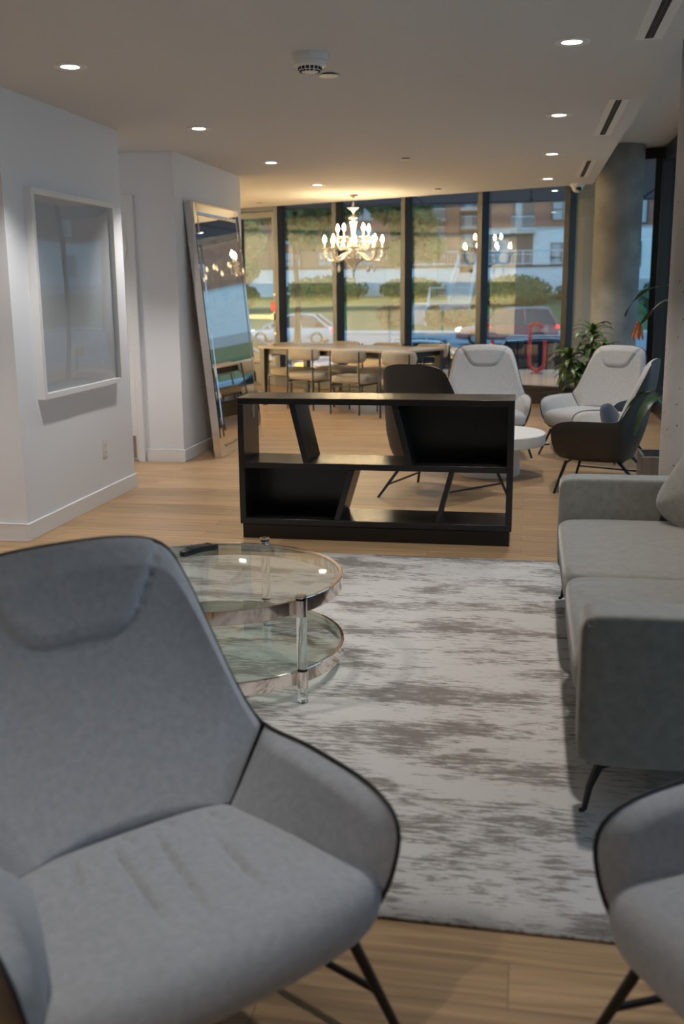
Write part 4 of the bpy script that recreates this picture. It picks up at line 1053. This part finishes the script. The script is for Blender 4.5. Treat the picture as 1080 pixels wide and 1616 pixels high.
# ---- apartment building with white brick base and red brick above
def at_window(e, x0, x1, z0, z1, y, split=0.45):
    m = MB(); w_ = 0.09
    m.box(x0 - w_, x1 + w_, y - 0.08, y, z0 - w_, z0); m.box(x0 - w_, x1 + w_, y - 0.08, y, z1, z1 + w_)
    m.box(x0 - w_, x0, y - 0.08, y, z0, z1); m.box(x1, x1 + w_, y - 0.08, y, z0, z1)
    xm = x0 + (x1 - x0) * split; m.box(xm - 0.05, xm + 0.05, y - 0.08, y, z0, z1); m.box(x0, xm, y - 0.08, y, z0 + (z1 - z0) * 0.4 - 0.05, z0 + (z1 - z0) * 0.4 + 0.05)
    o = m.build('window', M['win_frame'], e, smooth=False)
    MB().box(x0, x1, y - 0.03, y - 0.01, z0, z1).build('pane', M['win_pane'], o, smooth=False)
def balcony(e, x0, x1, z0, z1, y, slab=0.3):
    """balcony: flat dark panel painted as the shaded hollow, slab and railing"""
    MB().box(x0, x1, y - 0.03, y, z0, z1).build('balcony_shade_panel', M['recess_shade'], e, smooth=False)
    MB().box(x0 + 0.3, x0 + (x1 - x0) * 0.45, y - 0.07, y - 0.03, z0, z0 + (z1 - z0) * 0.82).build('balcony_door', M['win_pane'], e, smooth=False)
    MB().box(x0 - 0.1, x1 + 0.1, y - 1.1, y, z0 - slab, z0).build('balcony_slab', M['slab'], e, smooth=False)
    m = MB()
    m.box(x0, x1, y - 1.08, y - 1.03, z0 + 1.0, z0 + 1.07); m.box(x0, x1, y - 1.08, y - 1.03, z0 + 0.06, z0 + 0.11)
    k = int((x1 - x0) / 0.14)
    for i in range(k + 1):
        x = x0 + (x1 - x0) * i / k; m.box(x - 0.012, x + 0.012, y - 1.07, y - 1.04, z0 + 0.1, z0 + 1.0)
    m.build('balcony_railing', M['rail'], e, smooth=False)
e = empty('apartment_building', (4, 90, 1.7), 'apartment building with white brick base and red brick upper floors', 'building')
def loc(o): return o
B = 90.0
def bx(name, ma, x0, x1, y0, y1, z0, z1): return MB().box(x0 - 4, x1 - 4, y0 - 90, y1 - 90, z0 - 1.7, z1 - 1.7).build(name, M[ma], e, smooth=False)
bx('white_brick_wall', 'white_brick', -3.6, 75, 90, 100, 1.0, 6.2)
bx('parapet_band', 'slab', -3.6, 75, 89.9, 100, 6.2, 6.32)
bx('red_brick_wall', 'red_brick', -3.6, 75, 90.1, 100, 6.32, 26)
bx('ground_band', 'slab', -3.6, 75, 89.8, 90, 1.0, 2.05)
sh = lambda *a: [a[0] - 4, a[1] - 4, a[2] - 1.7, a[3] - 1.7]
balcony(e, *sh(-3.4, 0.25, 3.1, 5.8), -0.02)
balcony(e, *sh(-1.55, 0.3, 6.1, 8.9), 0.06)
for (x0, x1, z0, z1) in [(1.8, 3.6, 3.1, 4.95), (1.8, 3.6, 6.9, 8.9), (7.2, 8.95, 3.1, 4.95), (7.2, 9.3, 6.55, 8.9), (13, 15, 3.1, 4.95), (13, 15, 6.7, 8.9), (19, 21, 3.1, 4.95), (19, 21, 6.9, 8.9), (27, 29, 3.1, 4.95), (27, 29, 6.9, 8.9), (35, 37, 3.1, 4.95), (35, 37, 6.9, 8.9), (43, 45, 3.1, 4.95), (43, 45, 7, 9), (22, 24, 10.5, 12.5), (30, 32, 10.5, 12.5), (38, 40, 10.5, 12.5), (13, 15, 10.5, 12.5)]:
    at_window(e, *sh(x0, x1, z0, z1), 0)
e = empty('apartment_wing', (-9, 112, 1.7), 'red brick apartment wing with stacked balconies behind the stairs', 'building')
def bx2(name, ma, x0, x1, y0, y1, z0, z1): return MB().box(x0 + 9, x1 + 9, y0 - 112, y1 - 112, z0 - 1.7, z1 - 1.7).build(name, M[ma], e, smooth=False)
bx2('red_brick_wall', 'red_brick', -34, -4.0, 112, 122, 1.0, 18)
bx2('brick_pier', 'red_brick', -8.6, -7.25, 110.7, 112, 1.0, 18)
for zz in (3.9, 5.75, 7.6, 9.45):
    balcony(e, -7.1 + 9, -4.7 + 9, zz - 1.7, zz + 1.5 - 1.7, -0.1, 0.22)
    balcony(e, -11.6 + 9, -8.8 + 9, zz - 1.0 - 1.7, zz + 0.5 - 1.7, -0.1, 0.22)
for x in (-14.5, -18.5, -22.5, -26.5):
    for zz in (3.9, 6.2, 8.5): at_window(e, x + 9, x + 2.0 + 9, zz - 1.7, zz + 1.4 - 1.7, -0.02)
# side-street building, beyond the right-hand glazing
e = empty('side_building', (20, 20, -0.2), 'pale brick building across the side street', 'building')
MB().box(0, 8, -26, 22, -1, 11).build('brick_wall', M['white_brick'], e, smooth=False)
for k in range(6):
    MB().box(-0.04, 0, -22 + 7 * k, -20 + 7 * k, 1.5, 3.6).build('window', M['win_pane'], e, smooth=False)

# ---- terrace wall, stairs and railings
o = MB().box(-26, -5.05, 76, 76.5, 0.3, 2.86).box(-3.75, 3.2, 76, 76.5, 0.3, 2.86).build('retaining_wall', M['white_brick'], smooth=False); struct(o)
o = MB().box(-26, -5.0, 75.9, 76.6, 2.86, 2.98).box(-3.8, 3.2, 75.9, 76.6, 2.86, 2.98).build('wall_cap', M['win_frame'], smooth=False); struct(o)
e = empty('outdoor_stairs', (-5, 68, G), 'grey outdoor stairs with metal railings climbing to the terrace', 'stairs')
m = MB()
for k in range(10): m.box(-2.5, -1.4, -2.2 + 0.32 * k, 1.2, -0.3 + 0.18 * k, -0.12 + 0.18 * k)
m.box(-2.5, 1.2, 1.0, 2.6, 0.9, 1.66); m.build('lower_steps', M['sidewalk'], e, smooth=False)
m = MB()
for k in range(11): m.box(-0.2, 1.2, 2.6 + 0.5 * k, 8.6, 1.5 + 0.2 * k, 1.70 + 0.2 * k)
m.build('upper_steps', M['sidewalk'], e, smooth=False)
def railing(nm, pts, posts, h=1.0, r=0.045):
    m = MB(); m.tube([(p[0], p[1], p[2] + h) for p in pts], r, 6); m.tube([(p[0], p[1], p[2] + 0.12) for p in pts], r * 0.6, 6)
    for p in posts: m.tube([p, (p[0], p[1], p[2] + h)], r * 0.9, 6)
    a, b = Vector(pts[0]), Vector(pts[-1])
    for k in range(1, 14):
        q = a.lerp(b, k / 14); m.tube([q + Vector((0, 0, 0.12)), q + Vector((0, 0, h))], 0.012, 4)
    m.build(nm, M['rail'], e)
railing('stair_railing', [(-1.4, -2.2, -0.15), (-1.4, 1.0, 1.66)], [(-1.4, -2.2, -0.15), (-1.4, 1.0, 1.66)])
railing('landing_railing', [(-1.4, 1.0, 1.66), (1.2, 1.0, 1.66)], [(-1.4, 1.0, 1.66), (-0.2, 1.0, 1.66), (1.2, 1.0, 1.66)])
railing('stair_railing', [(-0.25, 2.6, 1.66), (-0.0, 8.2, 3.8)], [(-0.25, 2.6, 1.66), (-0.0, 8.2, 3.8)], 1.15)
railing('stair_railing', [(1.2, 2.6, 1.66), (1.25, 8.2, 3.8)], [(1.2, 2.6, 1.66), (1.25, 8.2, 3.8)], 1.15)
railing('terrace_railing', [(-3.4, 8.2, 4.18), (-0.1, 8.2, 4.18)], [(-3.4, 8.2, 4.18), (-1.8, 8.2, 4.18), (-0.1, 8.2, 4.18)], 1.0)
railing('terrace_railing', [(1.4, 8.2, 4.18), (7.8, 8.2, 4.18)], [(1.4, 8.2, 4.18), (4.5, 8.2, 4.18), (7.8, 8.2, 4.18)], 1.0)

# ---- bushes, hedges and trees
def leaf_cloud(m, c, r, n, size, squash=(1, 1, 1)):
    for _ in range(n):
        while True:
            d = Vector((rnd.uniform(-1, 1), rnd.uniform(-1, 1), rnd.uniform(-1, 1)))
            if 0.25 < d.length < 1: break
        p = Vector(c) + Vector((d.x * r * squash[0], d.y * r * squash[1], d.z * r * squash[2]))
        a = Vector((rnd.gauss(0, 1), rnd.gauss(0, 1), rnd.gauss(0, 1))).normalized(); b = a.orthogonal().normalized()
        s = size * rnd.uniform(0.6, 1.4)
        m.add([p - a * s, p + b * s * 0.6, p + a * s, p - b * s * 0.6], [(0, 1, 2, 3)])
def bush(name, loc, sx_, sy_, sz_, ma, label, cat, group=None, n=900, size=0.16):
    e = empty(name, loc, label, cat, 0, group)
    m = MB(); m.ball((0, 0, sz_ * 0.45), sx_ * 0.42, sy_ * 0.42, sz_ * 0.45, 14, 8)
    leaf_cloud(m, (0, 0, sz_ * 0.5), 0.5, n, size, (sx_, sy_, sz_))
    m.build('foliage', M[ma], e, smooth=False)
    MB().tube([(0, 0, -0.25), (0, 0, sz_ * 0.3)], 0.05, 6).build('stem', M['bark'], e)
SG = 'shrubs on the far bank'
bush('round_bush', (-8.4, 65.0, -0.95), 2.0, 1.6, 1.75, 'bush', 'round dark green bush on the lawn across the street', 'bush', SG, 900, 0.13)
bush('round_bush', (-4.3, 65.5, -0.9), 2.6, 1.4, 1.1, 'bush', 'low dark bush at the foot of the stair railing', 'bush', SG, 700, 0.13)
bush('round_bush', (-5.75, 64.6, -0.95), 1.1, 1.1, 1.4, 'bush', 'small dark bush beside the lower stairs', 'bush', SG, 500, 0.13)
bush('hedge', (-0.9, 73.5, -0.1), 5.2, 2.6, 2.4, 'hedge', 'big green hedge below the white brick wall, above the maroon car', 'hedge', SG, 2600, 0.14)
bush('hedge', (4.2, 74.5, -0.1), 5.4, 2.2, 2.0, 'hedge', 'dark hedge to the right below the white brick wall', 'hedge', SG, 1800, 0.14)
bush('hedge', (10.0, 70.0, -0.8), 6.0, 2.6, 3.2, 'bush', 'tall dark hedge visible beside the round concrete column', 'hedge', SG, 2200, 0.15)
bush('hedge', (-8.2, 75.0, 0.6), 5.0, 1.8, 1.6, 'hedge', 'pale green shrubs in front of the white terrace wall', 'hedge', SG, 1500, 0.13)
bush('hedge', (-14.5, 74.6, 0.4), 6.5, 1.8, 2.0, 'hedge', 'long hedge behind the round dark bush', 'hedge', SG, 1500, 0.14)
def tree(loc, h, blobs, label, n=1500, size=0.16):
    e = empty('street_tree', loc, label, 'tree', 0, 'trees across the street')
    MB().tube(crom([(0, 0, 0), (0.08, 0, h * 0.35), (0, 0.05, h * 0.7), (0.1, 0, h)], 10), [0.16 - 0.012 * k for k in range(10)], 8).build('trunk', M['bark'], e)
    m = MB()
    for (x, y, z, r) in blobs: m.tube([(0.05, 0, min(z, h) * 0.75), (x * 0.8, y * 0.8, z)], [0.05, 0.02], 6)
    m.build('branches', M['bark'], e)
    m = MB()
    for (x, y, z, r) in blobs: leaf_cloud(m, (x, y, z), r, n, size, (1, 1, 0.75))
    m.build('foliage', M['tree'], e, smooth=False)
tree((-5.5, 47, G), 5.4, [(0.4, 0, 5.4, 1.1), (-0.6, 0.3, 6.3, 1.1), (1.0, 0.2, 4.4, 0.8), (-0.2, 0, 4.2, 0.8), (0.5, 0.2, 6.9, 1.2)], 'leafy tree in front of the brick balconies', 900)
tree((-9.3, 41.5, G), 6.0, [(0, 0, 6.4, 1.5), (1.6, 0.2, 6.0, 1.2), (-1.5, 0.3, 6.2, 1.3), (0.6, 0, 4.9, 1.0), (2.7, 0, 6.6, 1.2)], 'broad leafy tree behind the chandelier', 1100)
tree((-11.7, 36.5, G), 5.6, [(0, 0, 6.0, 1.5), (1.2, 0.2, 4.9, 1.0), (-1.5, 0.3, 5.6, 1.3), (0.6, 0, 6.9, 1.2), (-0.3, 0, 4.2, .9)], 'leafy tree seen through the glass door', 1000)
tree((-14.2, 51, G), 5.0, [(0, 0, 3.6, 0.9), (0.2, 0.2, 5.0, 1.1), (0.1, 0.3, 2.3, 0.7)], 'slim dark tree seen at the edge of the first wide pane', 900)
